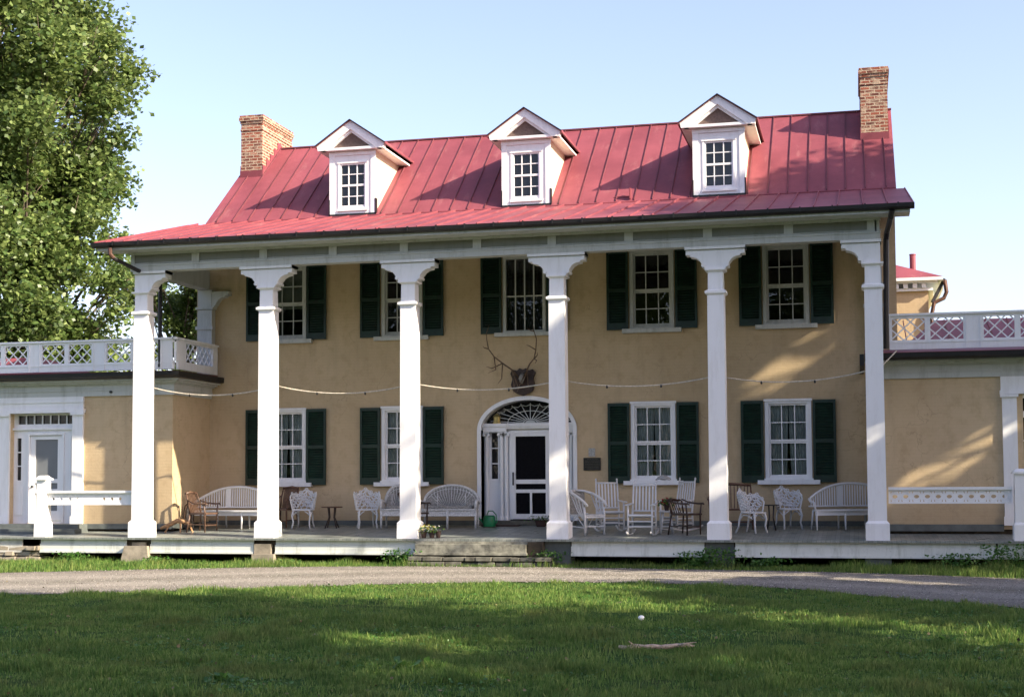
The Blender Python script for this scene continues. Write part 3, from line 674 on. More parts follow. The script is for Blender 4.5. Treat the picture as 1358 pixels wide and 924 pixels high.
# porch railings beyond the end columns
def holed_board(m, x0, x1, z0, z1, y0, y1, holes, r=.035, rx=None):
    rx = rx or r; edges = [x0]; cz = (z0+z1)/2
    for h in holes: edges += [h-rx-.03, h+rx+.03]
    edges.append(x1)
    for i in range(0, len(edges), 2): m.box(edges[i], edges[i+1], y0, y1, z0, z1)
    for h in holes:
        a, b_ = h-rx-.03, h+rx+.03; n = 12; inn = [(h+rx*math.cos(2*math.pi*k/n), cz+r*math.sin(2*math.pi*k/n)) for k in range(n)]
        out = []
        for k in range(n):
            t = 2*math.pi*k/n; c, s = math.cos(t), math.sin(t); q = min((b_-h)/max(abs(c),1e-6), ((z1-z0)/2)/max(abs(s),1e-6)); out.append((h+q*c, cz+q*s))
        for y in (y0, y1):
            m.add([(x,y,z) for x, z in out]+[(x,y,z) for x, z in inn], [(k,(k+1)%n,n+(k+1)%n,n+k) for k in range(n)])
        m.add([(x,y0,z) for x, z in inn]+[(x,y1,z) for x, z in inn], [(k,(k+1)%n,n+(k+1)%n,n+k) for k in range(n)])
def railing(x0, x1, nx_, hs):
    m = MB(); holed_board(m, x0, x1, 1.30, 1.50, -.10, -.06, hs, .035, .05 if nx_ > 0 else .035); m.box(x0,x1,-.15,-.01,1.53,1.585); m.box(x0,x1,-.115,-.045,1.501,1.529); m.box(x0,x1,-.115,-.045,1.262,1.299)
    o = m.build('railing', 'white', H)
    q = MB(); q.taper(nx_,-.08,.545,.85,.30,.29,.30,.29); q.taper(nx_,-.08,.85,.90,.29,.24); q.taper(nx_,-.08,.90,1.83,.24,.22); q.box(nx_-.15,nx_+.15,-.23,.07,1.83,1.87); q.taper(nx_,-.08,1.87,1.93,.26,.14); q.build('newel', 'white', o)
railing(-11.85,-9.75,-11.98,[-11.72,-11.52,-11.3,-11.1,-10.45,-10.25,-10.05])
railing(6.62,8.92,9.08,[6.74+.205*i for i in range(11)])
# downspouts
m = MB(); m.tube([(-9.93,-.86,6.94),(-9.93,-.86,6.80),(-9.88,-.80,6.72)], .05, 8); m.build('downspout_elbow', 'copper', H)
m = MB(); m.tube([(-9.88,-.80,6.72),(-9.55,-.32,6.50),(-9.55,.75,6.47),(-9.60,.84,6.35),(-9.60,.86,4.42)], .048, 8); m.build('downspout', 'gutter_black', H)
m = MB(); m.tube([(6.78,-.84,6.94),(6.76,-.75,6.82),(6.70,.1,6.68),(6.68,.30,6.55),(6.64,.30,4.35)], .055, 8); m.build('downspout', 'gutter_black', H)
# ================================================================ WINGS
def lattice(m, u0, u1, z0, z1, place_, r=.011, n=2):
    # diagonal bars clipped to the opening; place_(u, z, d) -> point
    w_, h = u1-u0, z1-z0; p = w_*.84/n
    sl = (h*.56)/p
    c = -3*w_
    while c < 4*w_:
        for s, d in ((1, -.006), (-1, .006)):
            q = clip((u0+c, z0), (u0+c+s*4*w_, z0+4*w_*sl), u0, u1, z0, z1)
            if q: m.bar(place_(q[0][0], q[0][1], d), place_(q[1][0], q[1][1], d), .026, .012, (0,1,0))
        c += p
def balustrade(parent, x0, x1, posts, y=.86, end_left=None, zb=4.37, zt=5.10):
    m = MB(); m.box(x0,x1,y-.03,y+.03,zb,zb+.19); m.box(x0,x1,y-.03,y+.03,zt-.10,zt-.045); m.box(x0-.02,x1+.02,y-.07,y+.07,zt-.044,zt); m.box(x0,x1,y-.042,y-.031,zb+.13,zb+.165)
    B = m.build('balustrade', 'white', parent); p = MB(); la = MB()
    z0, z1 = zb+.19, zt-.10
    ps = sorted(posts); edges = [x0]+ps+[x1]
    for q in ps: pp = MB(); pp.box(q-.135,q+.135,y-.03,y+.03,z0+.0005,z1-.0005); pp.box(q-.15,q-.13,y-.05,y-.0301,zb,zt-.045); pp.box(q+.13,q+.15,y-.05,y-.0301,zb,zt-.045); pp.build('post', 'white', B)
    for i in range(len(edges)-1):
        a = edges[i]+(.14 if i > 0 else 0); b_ = edges[i+1]-(.14 if i < len(edges)-2 else 0)
        L = b_-a
        if L < .5: continue
        n = max(1, round(L/.74)); w_ = L/n
        for j in range(n):
            u0, u1 = a+j*w_+.055, a+(j+1)*w_-.055
            p.box(a+j*w_+.0002,u0,y-.03,y+.03,z0,z1); p.box(u1,a+(j+1)*w_-.0002,y-.03,y+.03,z0,z1)
            lattice(la, u0, u1, z0, z1, lambda u, z, d: (u, y+d, z))
            p.add(la.v, la.f); p.build('lattice_panel', 'white', B); p, la = MB(), MB()
    return B
def cornice(parent, x0, x1, yw=1.2, ret=None, mat='white_aged_shaded'):
    m = MB()
    for (d, a, b_) in ((.05,3.80,3.92),(.07,3.92,3.95),(.06,3.95,4.06),(.12,4.06,4.09),(.20,4.09,4.13),(.28,4.13,4.17)): m.box(x0,x1,yw-d,yw-.001,a+.0005,b_)
    m.build('cornice', mat, parent)
# ---- left wing
LW = thing('side_wing', 'left single-storey tan wing, its white glazed door and lattice balustrade in front of the tree', 'building', (-13, 1.2, 0))
m = MB(); wall_grid(m, -19, -9.44, .72, 4.2, 1.2, 1.5, [(-13.68,-11.98,.80,3.50)]); m.box(-9.74,-9.44,1.501,3.149,.72,4.2); m.build('wall', 'stucco', LW)
m = MB(); m.box(-19,-13.7,1.17,1.199,.72,.80); m.box(-11.72,-9.44,1.17,1.199,.68,.80); m.box(-9.439,-9.41,1.17,3.10,.68,.80); m.build('base_course', 'base_grey', LW)
m = MB(); m.box(-19,-9.5,1.35,8.0,4.201,4.30); m.box(-18.9,-18.6,1.5,8,.7,4.2); m.box(-19,-9.5,7.8,8,.7,4.2); m.build('wing_shell', 'stucco', LW)
m = MB(); m.hexa([(-19,1.1,4.32),(-9.3,1.1,4.32),(-9.1,8,4.32),(-19,8,4.32)], [(-19,1.1,4.36),(-9.3,1.1,4.36),(-9.1,8,4.38),(-19,8,4.38)])
m.hexa([(-19,2.0,4.37),(-13.0,2.0,4.37),(-13.0,6,4.37),(-19,6,4.37)], [(-19,3.6,5.0),(-14.6,3.6,5.0),(-14.6,4.4,5.0),(-19,4.4,5.0)]); m.build('roof', 'red_roof', LW)
for nm, z0, z1, d in (('c',0,0,0),):
    m = MB()
    for (d, a, b_) in ((.05,3.80,3.92),(.07,3.92,3.95),(.06,3.95,4.06),(.12,4.06,4.09),(.20,4.09,4.13),(.28,4.13,4.17)):
        m.box(-19,-9.44+d,1.2-d,1.1995,a+.0005,b_); m.box(-9.4395,-9.44+d,1.1996,3.148,a+.0005,b_)
    m.build('cornice', 'white_aged_shaded', LW)
g = MB(); g.prismX([(.72,4.315),(.73,4.23),(.79,4.19),(.92,4.185),(.92,4.30)], -19, -9.06)
g.add([(-9.06,.72,4.315),(-9.07,.80,4.19),(-9.16,.80,4.185),(-9.16,.80,4.30),(-9.06,3.35,4.315),(-9.07,3.35,4.19),(-9.16,3.35,4.185),(-9.16,3.35,4.30)], [(0,1,5,4),(1,2,6,5),(2,3,7,6),(3,0,4,7),(0,3,2,1),(4,5,6,7)]); g.build('gutter', 'gutter_black', LW)
BL = balustrade(LW, -19, -9.24, [-18.,-16.25,-14.53,-12.84,-11.15,-9.42])
m = MB(); xx = -9.20; y0, y1 = .93, 3.0; zb, zt = 4.37, 5.10
m.box(xx-.03,xx+.03,y0,y1,zb,zb+.19); m.box(xx-.03,xx+.03,y0,y1,zt-.10,zt-.045); m.box(xx-.07,xx+.07,y0-.14,y1,zt-.0442,zt+.001); m.box(xx-.03,xx+.03,y0-.10,y0+.40,zb+.1905,zt-.1005); m.box(xx-.03,xx+.03,y1-.25,y1,zb+.1905,zt-.1005)
R_ = m.build('return_balustrade', 'white', LW); m = MB(); lattice(m, y0+.40, y1-.25, zb+.19, zt-.10, lambda u, z, d: (xx+d, u, z), n=5); m.build('lattice', 'white', R_)
# left wing doorway
m = MB(); Y = 1.2
m.box(-13.98,-13.69,Y-.06,Y+.05,.80,3.42); m.box(-12.01,-11.73,Y-.06,Y+.05,.80,3.42); m.box(-14.02,-11.69,Y-.10,Y-.001,3.421,3.50); m.box(-13.98,-11.73,Y-.055,Y-.001,3.501,3.80); m.box(-14.0,-11.71,Y-.075,Y-.0555,3.66,3.70)
m.box(-14.03,-13.66,Y-.11,Y-.0605,3.36,3.4205); m.box(-12.04,-11.69,Y-.11,Y-.0605,3.36,3.4205); m.box(-14.01,-13.67,Y-.09,Y-.0605,.80,.98); m.box(-12.03,-11.70,Y-.09,Y-.0605,.80,.98)
D = m.build('doorway', 'white', LW); YB = 1.34
m = MB(); wall_grid(m, -13.68, -12.02, .80, 3.42, YB, YB+.06, [(-13.58,-12.06,3.17,3.38),(-13.60,-13.48,1.83,2.84),(-12.14,-12.06,1.83,2.84),(-13.24,-12.38,.86,2.90)])
m.box(-13.68,-12.02,YB-.06,YB-.001,3.03,3.08); m.box(-13.30,-13.245,YB-.04,YB-.001,.83,2.96); m.box(-12.375,-12.32,YB-.04,YB-.001,.83,2.96); m.box(-13.245,-12.375,YB-.04,YB-.001,2.905,2.96)
m.box(-13.64,-13.44,YB-.02,YB-.001,1.0,1.7) 
for k in range(1, 7): x = -13.58+1.52*k/7; m.box(x-.013,x+.013,YB+.005,YB+.04,3.17,3.38)
for z in (2.17, 2.50): m.box(-13.60,-13.48,YB+.005,YB+.04,z-.013,z+.013)
m.build('door_panel', 'white', D)
m = MB(); m.box(-13.59,-12.05,YB+.05,YB+.06,3.165,3.385); m.box(-13.61,-13.47,YB+.05,YB+.06,1.82,2.85); m.box(-12.15,-12.05,YB+.05,YB+.06,1.82,2.85); m.build('pane', 'dark_glass', D)
m = MB(); wall_grid(m, -13.235, -12.385, .87, 2.89, YB+.01, YB+.04, [(-13.11,-12.51,1.86,2.80),(-13.11,-12.51,1.62,1.76),(-13.11,-12.51,1.10,1.52)])
m.build('screen_door', 'white', D)
m = MB(); m.box(-13.20,-12.42,YB+.041,YB+.05,.9,2.86); m.build('insect_screen', 'screen_grey', D)
m = MB(); m.tube([(-13.17,YB+.01,1.68),(-13.17,YB-.05,1.68)], .022, 8); m.build('door_knob', 'black_metal', D)
m = MB(); m.box(-14.6,-11.6,.75,1.199,.60,.80); m.box(-14.7,-11.5,.45,.749,.58,.70); m.build('threshold', 'base_grey', D)
m = MB(); m.tube([(-11.0,1.15,3.89),(-11.0,1.10,3.89)], .03, 8); m.build('eye_bolt', 'black_metal', LW)
# ---- right wing
RW = thing('side_wing', 'right single-storey tan wing, its lattice balustrade standing before a red metal roof', 'building', (10, 1.2, 0))
m = MB(); wall_grid(m, 6.50, 16, .72, 4.2, 1.2, 1.5, [(9.30,10.5,1.0,3.45)]); m.box(6.5,6.8,1.501,3.149,.72,4.2); m.box(15.7,16,1.501,8,.7,4.2); m.box(7.0,15.7,7.8,8.0,.7,4.2); m.build('wall', 'stucco', RW)
m = MB(); m.box(6.5,8.88,1.17,1.199,.68,.82); m.build('base_course', 'base_grey', RW)
m = MB()
for (d, a, b_) in ((.05,3.80,3.92),(.07,3.92,3.95),(.06,3.95,4.06),(.12,4.06,4.09),(.20,4.09,4.13),(.28,4.13,4.17)): m.box(6.5-d,16,1.2-d,1.1995,a+.0005,b_)
m.build('cornice', 'white_aged_shaded', RW)
g = MB(); g.prismX([(.62,4.29),(.63,4.20),(.69,4.16),(.85,4.155),(.85,4.27)], 6.22, 16); g.box(6.12,6.21,.64,3.1,4.05,4.28); g.build('gutter', 'gutter_black', RW)
m = MB(); m.hexa([(6.22,.66,4.292),(16,.66,4.292),(16,1.6,4.30),(6.22,1.6,4.30)], [(6.22,.66,4.30),(16,.66,4.30),(16,1.6,4.44),(6.22,1.6,4.44)])
m.hexa([(6.96,1.602,4.30),(16,1.602,4.30),(16,7.9,4.30),(6.96,7.9,4.30)], [(6.96,1.602,4.44),(16,1.602,4.44),(15,4.6,5.35),(7.8,4.6,5.35)]); 
x = 7.1
while x < 15.9: m.hexa([(x,1.61,4.44),(x+.02,1.61,4.44),(x+.02,4.55,5.33),(x,4.55,5.33)], [(x,1.61,4.475),(x+.02,1.61,4.475),(x+.02,4.55,5.365),(x,4.55,5.365)]); x += .45
m.build('roof', 'red_roof', RW)
balustrade(RW, 6.72, 16, [8.36,10.04,11.73,13.42,15.1], y=.86)
m = MB(); Y = 1.2
m.box(8.90,9.18,Y-.06,Y+.05,.80,3.42); m.box(8.86,9.21,Y-.11,Y-.0605,3.38,3.44); m.box(8.88,9.2,Y-.09,Y-.0605,.80,.98); m.box(8.86,11.2,Y-.09,Y-.001,3.445,3.52); m.box(8.88,11.2,Y-.055,Y-.001,3.521,3.80); m.box(10.6,10.9,Y-.06,Y+.05,.8,3.42)
m.build('door_surround', 'white', RW)
m = MB(); wall_grid(m, 9.181, 10.6, 1.0, 3.44, 1.25, 1.31, [(9.27,9.60,3.10,3.36),(9.66,10.2,3.10,3.36),(9.27,9.60,1.55,2.97),(9.66,10.2,1.55,2.97)])
for z in (2.0, 2.5): m.box(9.271,10.199,1.26,1.30,z-.014,z+.014)
WN = m.build('window', 'white', RW); m = MB(); m.box(9.2,10.5,1.315,1.325,1.2,3.4); m.build('pane', 'dark_glass', WN)
# ---- building behind, right
RB = thing('rear_building', 'sunlit tan building with red roof and dentilled cornice, seen behind the right wing', 'building', (5.2, 16, 0))
m = MB(); poly = [(2.5,14.2),(8.15,14.2),(8.25,16.2),(8.25,20),(2.5,20)]; m.prismZ(poly, 0, 7.25); m.build('wall', 'stucco', RB)
m = MB(); o1 = [(2.3,13.9),(8.55,13.9),(8.68,16.1),(8.68,20.2),(2.3,20.2)]; o0 = [(2.4,14.0),(8.42,14.0),(8.56,16.15),(8.56,20.1),(2.4,20.1)]
m.prismZ([(2.45,14.1),(8.28,14.1),(8.4,16.18),(8.4,20.05),(2.45,20.05)], 7.25, 7.33); m.prismZ(o0, 7.47, 7.53); m.prismZ(o1, 7.53, 7.62)
x = 2.5
while x < 8.2: m.box(x,x+.13,14.04,14.195,7.33,7.46); x += .26
m.build('cornice', 'white', RB)
m = MB(); top = [(3.6,16.0),(5.8,16.0),(5.9,17.2),(5.9,18.2),(3.6,18.2)]; n_ = 5
m.add([(x,y,7.625) for x, y in o1]+[(x,y,8.75) for x, y in top], [tuple(range(n_-1,-1,-1)), tuple(range(n_,2*n_))]+[(i,(i+1)%n_,n_+(i+1)%n_,n_+i) for i in range(n_)]); m.build('roof', 'red_roof', RB)
m = MB(); m.lathe([(.09,7.6),(.09,8.42),(.10,8.43),(.10,8.46)], 7.75, 14.9, 10); m.build('vent_pipe', 'red_roof', RB)
m = MB(); m.tube([(8.62,14.2,7.55),(8.66,14.2,7.2),(8.58,14.2,7.02),(8.3,14.13,6.88),(8.22,14.1,6.5),(8.22,14.1,.3)], .06, 8); m.build('downspout', 'copper', RB)
m = MB(); m.bar((8.72,13.98,7.64),(8.10,13.85,6.75),.09,.10) if False else m.tube([(8.62,14.35,7.6),(8.25,14.12,6.9)], .05, 6); m.build('gutter_strap', 'gutter_black', RB)

# ================================================================ TREES
def np_mesh(name, V, F, mat, parent=None, smooth=False):
    c = (V.min(0)+V.max(0))/2
    if parent is None: c[2] = V[:, 2].min()
    me = bpy.data.meshes.new(name); k = F.shape[1]
    me.vertices.add(len(V)); me.vertices.foreach_set('co', (V-c).astype(np.float32).ravel())
    me.loops.add(F.size); me.loops.foreach_set('vertex_index', F.astype(np.int32).ravel())
    me.polygons.add(len(F)); me.polygons.foreach_set('loop_start', np.arange(len(F), dtype=np.int32)*k); me.polygons.foreach_set('loop_total', np.full(len(F), k, dtype=np.int32))
    me.update(calc_edges=True); me.materials.append(M[mat])
    o = bpy.data.objects.new(name, me); COL.objects.link(o); w = Vector([float(q) for q in c]); WP[o.name] = w
    if parent is not None: o.parent = parent; o.location = w-wpos(parent)
    else: o.location = w
    return o
def leaves(P, size, rg, up=.35):
    """kite leaves folded along the midrib, at points P"""
    n = len(P); d = rg.normal(size=(n, 3)); d[:, 2] = d[:, 2]*.5-.25; d /= np.linalg.norm(d, axis=1)[:, None]
    nn = rg.normal(size=(n, 3)); nn[:, 2] = np.abs(nn[:, 2])+up; nn -= d*(nn*d).sum(1)[:, None]; nn /= np.linalg.norm(nn, axis=1)[:, None]
    s = np.cross(d, nn); L = (size*rg.uniform(.6, 1.3, n))[:, None]; W = L*.42
    a = P; b = P+d*L*.5+s*W-nn*L*.08; c = P+d*L; e = P+d*L*.5-s*W-nn*L*.08
    V = np.stack([a, b, c, e], 1).reshape(-1, 3); F = np.arange(4*n).reshape(-1, 4); return V, F
def clump_points(clumps, n, rg, shell=.55):
    cl = np.array(clumps, float); vol = cl[:, 3]**2.3; idx = rg.choice(len(cl), n, p=vol/vol.sum())
    u = rg.normal(size=(n, 3)); u /= np.linalg.norm(u, axis=1)[:, None]; r = rg.uniform(0, 1, n)**shell
    # ragged: radius varies with direction
    k = 1+.28*np.sin(u[:, 0]*5+idx*1.7)*np.cos(u[:, 2]*6+idx)+.12*rg.normal(size=n)
    c = cl[idx]; return c[:, :3]+u*(r*k*c[:, 3])[:, None]*np.array([1, 1, .8])
def tree(name, label, base, h, clumps, nleaf, lsize, group=None, leaf='leaf', tr=.35, seed=1, cat='tree', limb=1.0, gaps=()):
    rg = np.random.default_rng(seed); r = random.Random(seed); T = thing(name, label, cat, base, group)
    m = MB(); bx, by, bz = base; top = Vector((bx+r.uniform(-.5,.5), by, bz+h))
    pts = [Vector((bx,by,bz-.1)).lerp(top, t)+Vector((r.uniform(-.15,.15), r.uniform(-.15,.15), 0))*(t > 0) for t in (0,.05,.2,.4,.6,.8,1)]
    m.tube(pts, [tr*1.45,tr*1.1,tr,tr*.8,tr*.55,tr*.3,tr*.1], 10)
    for c in clumps:
        cv = Vector(c[:3]); t = max(.12, min(.85, (cv.z-bz)/h*.75-.05)); p = pts[0].lerp(top, t); d = (cv-p).length
        mid = p.lerp(cv, .5)+Vector((r.uniform(-.2,.2), r.uniform(-.2,.2), -.08*d)); rb = tr*(.42*(1-t)+.08)*limb
        m.tube([p, p.lerp(mid, .5), mid, mid.lerp(cv, .6)+Vector((0,0,.05)), cv], [rb, rb*.8, rb*.6, rb*.4, rb*.15], 6)
        for q in range(3):
            e = cv+Vector((r.gauss(0,1), r.gauss(0,1), r.gauss(0,.8)))*c[3]*.5; m.tube([mid.lerp(cv, .5), (mid.lerp(cv, .5)).lerp(e, .6)+Vector((0,0,.1)), e], [rb*.3, rb*.2, .008], 4)
    m.build('trunk', 'bark', T, smooth=True)
    P = clump_points(clumps, nleaf, rg)
    for gx, gy, gz, gr in gaps:      # openings in the crown that let a shaft of sun through
        q = P-np.array([gx, gy, gz]); sd = np.array(SUN); al = q@sd; dd = np.linalg.norm(q-al[:, None]*sd, axis=1)
        P = P[(dd > 1.35*gr*(.75+.5*rg.random(len(P)))) | (al < 0)]
    V, F = leaves(P, lsize, rg); np_mesh('crown', V, F, leaf, T); return T
# big maple behind the left wing: clumps follow the ragged right-hand edge
r = random.Random(11); CL = []
edge = [(4.9,-17.2),(6.2,-17.4),(7.4,-16.8),(8.6,-16.6),(9.8,-16.9),(10.4,-17.1),(11.3,-18.2),(12.3,-17.9),(13.3,-16.9),(14.3,-16.5),(15.4,-16.2),(16.2,-16.6),(17.1,-17.3),(18.2,-17.5),(19.4,-18.2),(20.6,-19.4)]
for z, xm in edge:
    R0 = r.uniform(.7, 1.1); CL.append((xm-R0*1.2, 13+r.uniform(-1.2,1.2), z, R0)); 
    x = xm-2.6
    while x > -28+abs(z-11)*.35:
        for dy in (-2.6, .2, 3.0):
            if r.random() < (.92 if dy < 2 else .4): CL.append((x+r.uniform(-.6,.6), 13+dy+r.uniform(-.8,.8), z+r.uniform(-.6,.6), r.uniform(.95,1.5)))
        x -= 1.9
for _ in range(26): CL.append((r.uniform(-22.5,-18.0), r.uniform(10.2,12.8), r.uniform(4.5,9.2), r.uniform(.7,1.15)))
for _ in range(26): CL.append((r.uniform(-22.5,-18.4), r.uniform(11,14.5), r.uniform(8.8,13.2), r.uniform(.8,1.2)))
tree('maple_tree', 'tall sunlit leafy tree rising behind the left wing and its balustrade', (-21.5, 13.5, 0), 19, CL, 190000, .18, seed=5, tr=.5, limb=.5)
r = random.Random(4); CL = [(-17.4+r.uniform(-2.0,2.0), 18+r.uniform(-1.3,1.3), r.uniform(4.0,9.4), r.uniform(.45,.9)) for _ in range(58)]
tree('small_tree', 'smaller loose-crowned tree glimpsed through the porch gap beyond the leftmost column', (-17.4, 18, 0), 8.6, CL, 40000, .13, seed=8, tr=.2)
# shade trees beyond the right edge and behind the camera: they cast the dappled shade
def blob(cx, cy, cz, rx, ry, rz, n, rad, seed):
    r = random.Random(seed); out = []
    while len(out) < n:
        x, y, z = r.uniform(-1,1), r.uniform(-1,1), r.uniform(-1,1); q = x*x+y*y+z*z
        if .03 < q < 1: out.append((cx+x*(rx-rad*.6), cy+y*(ry-rad*.6), cz+z*(rz-rad*.6), rad*r.uniform(.75,1.2)))
    return out
GAPS = [(4.5,3.15,4.35,.34),(4.9,3.15,4.6,.22),(5.85,3.15,5.5,.18),(7.0,1.2,1.5,.30),(7.3,1.2,1.7,.36),(7.7,1.2,2.0,.36),(8.1,1.2,2.25,.30),(8.5,1.2,2.4,.22),(3.3,-.25,1.8,.34),(0,-.25,2.1,.30),(0,-.25,5.5,.3),(6.4,-.25,2.7,.28),(1.3,-14.4,0,.75),(2.2,-16.6,0,.5),(6.1,-3.6,0,.4),(7.0,-4.3,0,.4),(3.0,-2.3,0,.5),(4.9,-15.5,0,.35)]
shade = [
 ('tall round shade tree nearest the right wing, off to the right of the lawn', (20,-1.9), 12.4, 4.0, 5.9, 7.4, 130, 1.5, 21, 46000),
 ('tall shade tree further out over the lawn, with a broad crown', (20,-21.3), 14.0, 4.5, 6.3, 9.2, 110, 1.6, 22, 46000),
 ('broad shade tree standing behind the viewpoint', (20,-30.5), 12.0, 5.0, 6.2, 8.5, 100, 1.6, 23, 36000),
 ('low bushy tree between the two tall shade trees', (19,-10.6), 5.5, 3.2, 4.6, 5.1, 90, 1.2, 24, 46000)]
for lab, (x, y), cz, rx, ry, rz, n, rad, sd, nl in shade:
    tree('shade_tree', lab, (x+.6, y+2.6 if sd == 21 else y, 0), cz+rz*.6, blob(x, y, cz, rx, ry, rz, n, rad, sd), nl, .34, 'shade trees beside the lawn', 'leaf_far', .35, sd, gaps=GAPS)

far_ = tree('distant_tree', 'broad tree in the row far behind the viewpoint', (-34, -62, 0), 15, blob(-34, -62, 9.5, 7, 5, 8.5, 80, 2.0, 31), 42000, .8, 'trees in a row behind the viewpoint', 'leaf_far', .5, 31)
for i, x in enumerate((-22, -10, 3, 15, 28, 41)):
    q = copy_tree(far_); q.location = (x, -64+3*math.sin(i*2.1), 0); q.rotation_euler = (0, 0, i*1.1); q.scale = (1, 1, 1.0+.1*math.sin(i*1.7))
# ================================================================ GRASS, WEEDS, PEBBLES
rg = np.random.default_rng(42)
def vnoise(x, y, s, seed=0):
    g = np.random.default_rng(seed).random((64, 64)); X = x/s; Y = y/s; i = np.floor(X).astype(int); j = np.floor(Y).astype(int); fx_ = X-i; fy_ = Y-j
    fx_ = fx_*fx_*(3-2*fx_); fy_ = fy_*fy_*(3-2*fy_); a = g[i % 64, j % 64]; b = g[(i+1) % 64, j % 64]; c = g[i % 64, (j+1) % 64]; d = g[(i+1) % 64, (j+1) % 64]
    return (a*(1-fx_)+b*fx_)*(1-fy_)+(c*(1-fx_)+d*fx_)*fy_
def road_far(x): return np.interp(x, fx, fy)
def road_near(x): return np.interp(x, nx, ny)
def blades(X, Y, h, w_, name, label, lean=.5):
    n = len(X); th = rg.uniform(0, 2*np.pi, n); s = np.stack([np.cos(th), np.sin(th), np.zeros(n)], 1); P = np.stack([X, Y, np.zeros(n)], 1)
    ph = rg.uniform(0, 2*np.pi, n); le = rg.uniform(.1, 1, n)*lean*h; tip = P+np.stack([np.cos(ph)*le, np.sin(ph)*le, h], 1)
    mid = P+np.stack([np.cos(ph)*le*.3, np.sin(ph)*le*.3, h*.55], 1); W = (w_/2)[:, None]
    V = np.stack([P-s*W, P+s*W, mid+s*W*.8, tip, mid-s*W*.8], 1).reshape(-1, 3); F = np.arange(5*n).reshape(-1, 5)
    o = np_mesh(name, V, F, 'grass_blade'); tag(o, label, 'grass', kind='stuff'); return o
# lawn in front of the road, thinned where the soil shows
N = 560000; Yl = -4.6-15.2*rg.random(N)**.80; Xl = rg.uniform(-1, 1, N)
t_ = (Yl+29)/24; Xc = 5.2-(t_*24)*.24+.0; Xl = Xc+Xl*(t_*24*.40+1.6)
patch = vnoise(Xl+50, Yl*1.6+50, 1.1, 1)*.6+vnoise(Xl+50, Yl*1.6+50, .35, 2)*.4
near = road_near(Xl)+.9*(vnoise(Xl+50, Yl+50, .5, 9)-.5)*vnoise(Xl+10, Yl+50, 1.7, 19)
keep = (Yl < near) & (rg.random(N) < np.clip((patch-.26)*4.0, .10, 1))
Xl, Yl, patch = Xl[keep], Yl[keep], patch[keep]
tall = vnoise(Xl+20, Yl*1.3+70, .55, 5)
tuft = vnoise(Xl+9, Yl+33, .28, 15); h = (.016+.075*tall**2+.06*np.clip(tuft-.62, 0, 1)*2.2+.03*(vnoise(Xl, Yl+90, .12, 6) > .72))*rg.uniform(.5, 1.35, len(Xl))
blades(Xl, Yl, h, rg.uniform(.005, .013, len(Xl)), 'lawn_grass', 'short green grass blades covering the front lawn')
# clover and broad leaves low in the turf
N = 26000; Yc_ = -5-14.5*rg.random(N)**.8; t_ = (Yc_+29)/24; Xc_ = 5.2-(t_*24)*.24+rg.uniform(-1, 1, N)*(t_*24*.40+1.6)
k = (vnoise(Xc_+3, Yc_+61, .8, 21) > .56) & (Yc_ < road_near(Xc_)); Xc_, Yc_ = Xc_[k], Yc_[k]
V, F = leaves(np.stack([Xc_, Yc_, rg.uniform(.02, .055, len(Xc_))], 1), .035, rg, 1.6); tag(np_mesh('clover', V, F, 'leaf_weed'), 'small clover leaves spread in patches through the lawn', 'clover', kind='stuff')
N = 700; Yc_ = -5-14*rg.random(N)**.8; t_ = (Yc_+29)/24; Xc_ = 5.2-(t_*24)*.24+rg.uniform(-1, 1, N)*(t_*24*.40+1.6)
V, F = leaves(np.stack([Xc_, Yc_, rg.uniform(.015, .05, N)], 1), .042, rg, 1.2); tag(np_mesh('fallen_leaves', V, F, 'dry_leaf'), 'small dry leaves lying scattered through the lawn', 'leaves', kind='stuff')
# strip of rough grass between the road and the porch
N = 90000; Xs = rg.uniform(-16, 13, N); Ys = rg.uniform(-6.5, .1, N); k = (Ys > road_far(Xs)-.7*(vnoise(Xs+50, Ys+50, .5, 29)-.45)*vnoise(Xs+20, Ys+50, 1.5, 39)) & ~((Xs > -3.1) & (Xs < -.05) & (Ys > -.74)) 
Xs, Ys = Xs[k], Ys[k]; hh = (.05+.12*vnoise(Xs+40, Ys+40, .5, 12)**2)*rg.uniform(.5, 1.3, len(Xs)); hh *= np.where(Xs > 5.5, 1.6, 1.0)
blades(Xs, Ys, hh, rg.uniform(.006, .013, len(Xs)), 'verge_grass', 'rough grass growing between the porch and the gravel road')
# pebbles on the road
N = 34000; X = rg.uniform(-14, 14, N); t = rg.random(N); Y = road_near(X)+(road_far(X)-road_near(X))*(t*1.05-.025)
s = rg.uniform(.006, .017, N)**1.0; base = np.array([[1,0,.0],[0,1,.0],[-1,0,.0],[0,-1,.0],[0,0,.8]]); a = rg.uniform(0, 6.28, N)
ca, sa = np.cos(a)[:, None], np.sin(a)[:, None]; bx_ = base[None, :, 0]*ca-base[None, :, 1]*sa*.7; by_ = base[None, :, 0]*sa+base[None, :, 1]*ca*.7
V = np.stack([X[:, None]+bx_*s[:, None], Y[:, None]+by_*s[:, None], .010+base[None, :, 2]*s[:, None]], 2).reshape(-1, 3)
F = (np.array([[0,1,4],[1,2,4],[2,3,4],[3,0,4]])[None]+(np.arange(N)*5)[:, None, None]).reshape(-1, 3)
tag(np_mesh('loose_gravel', V, F, 'pebble'), 'loose pale stones scattered over the gravel road', 'gravel', kind='stuff')
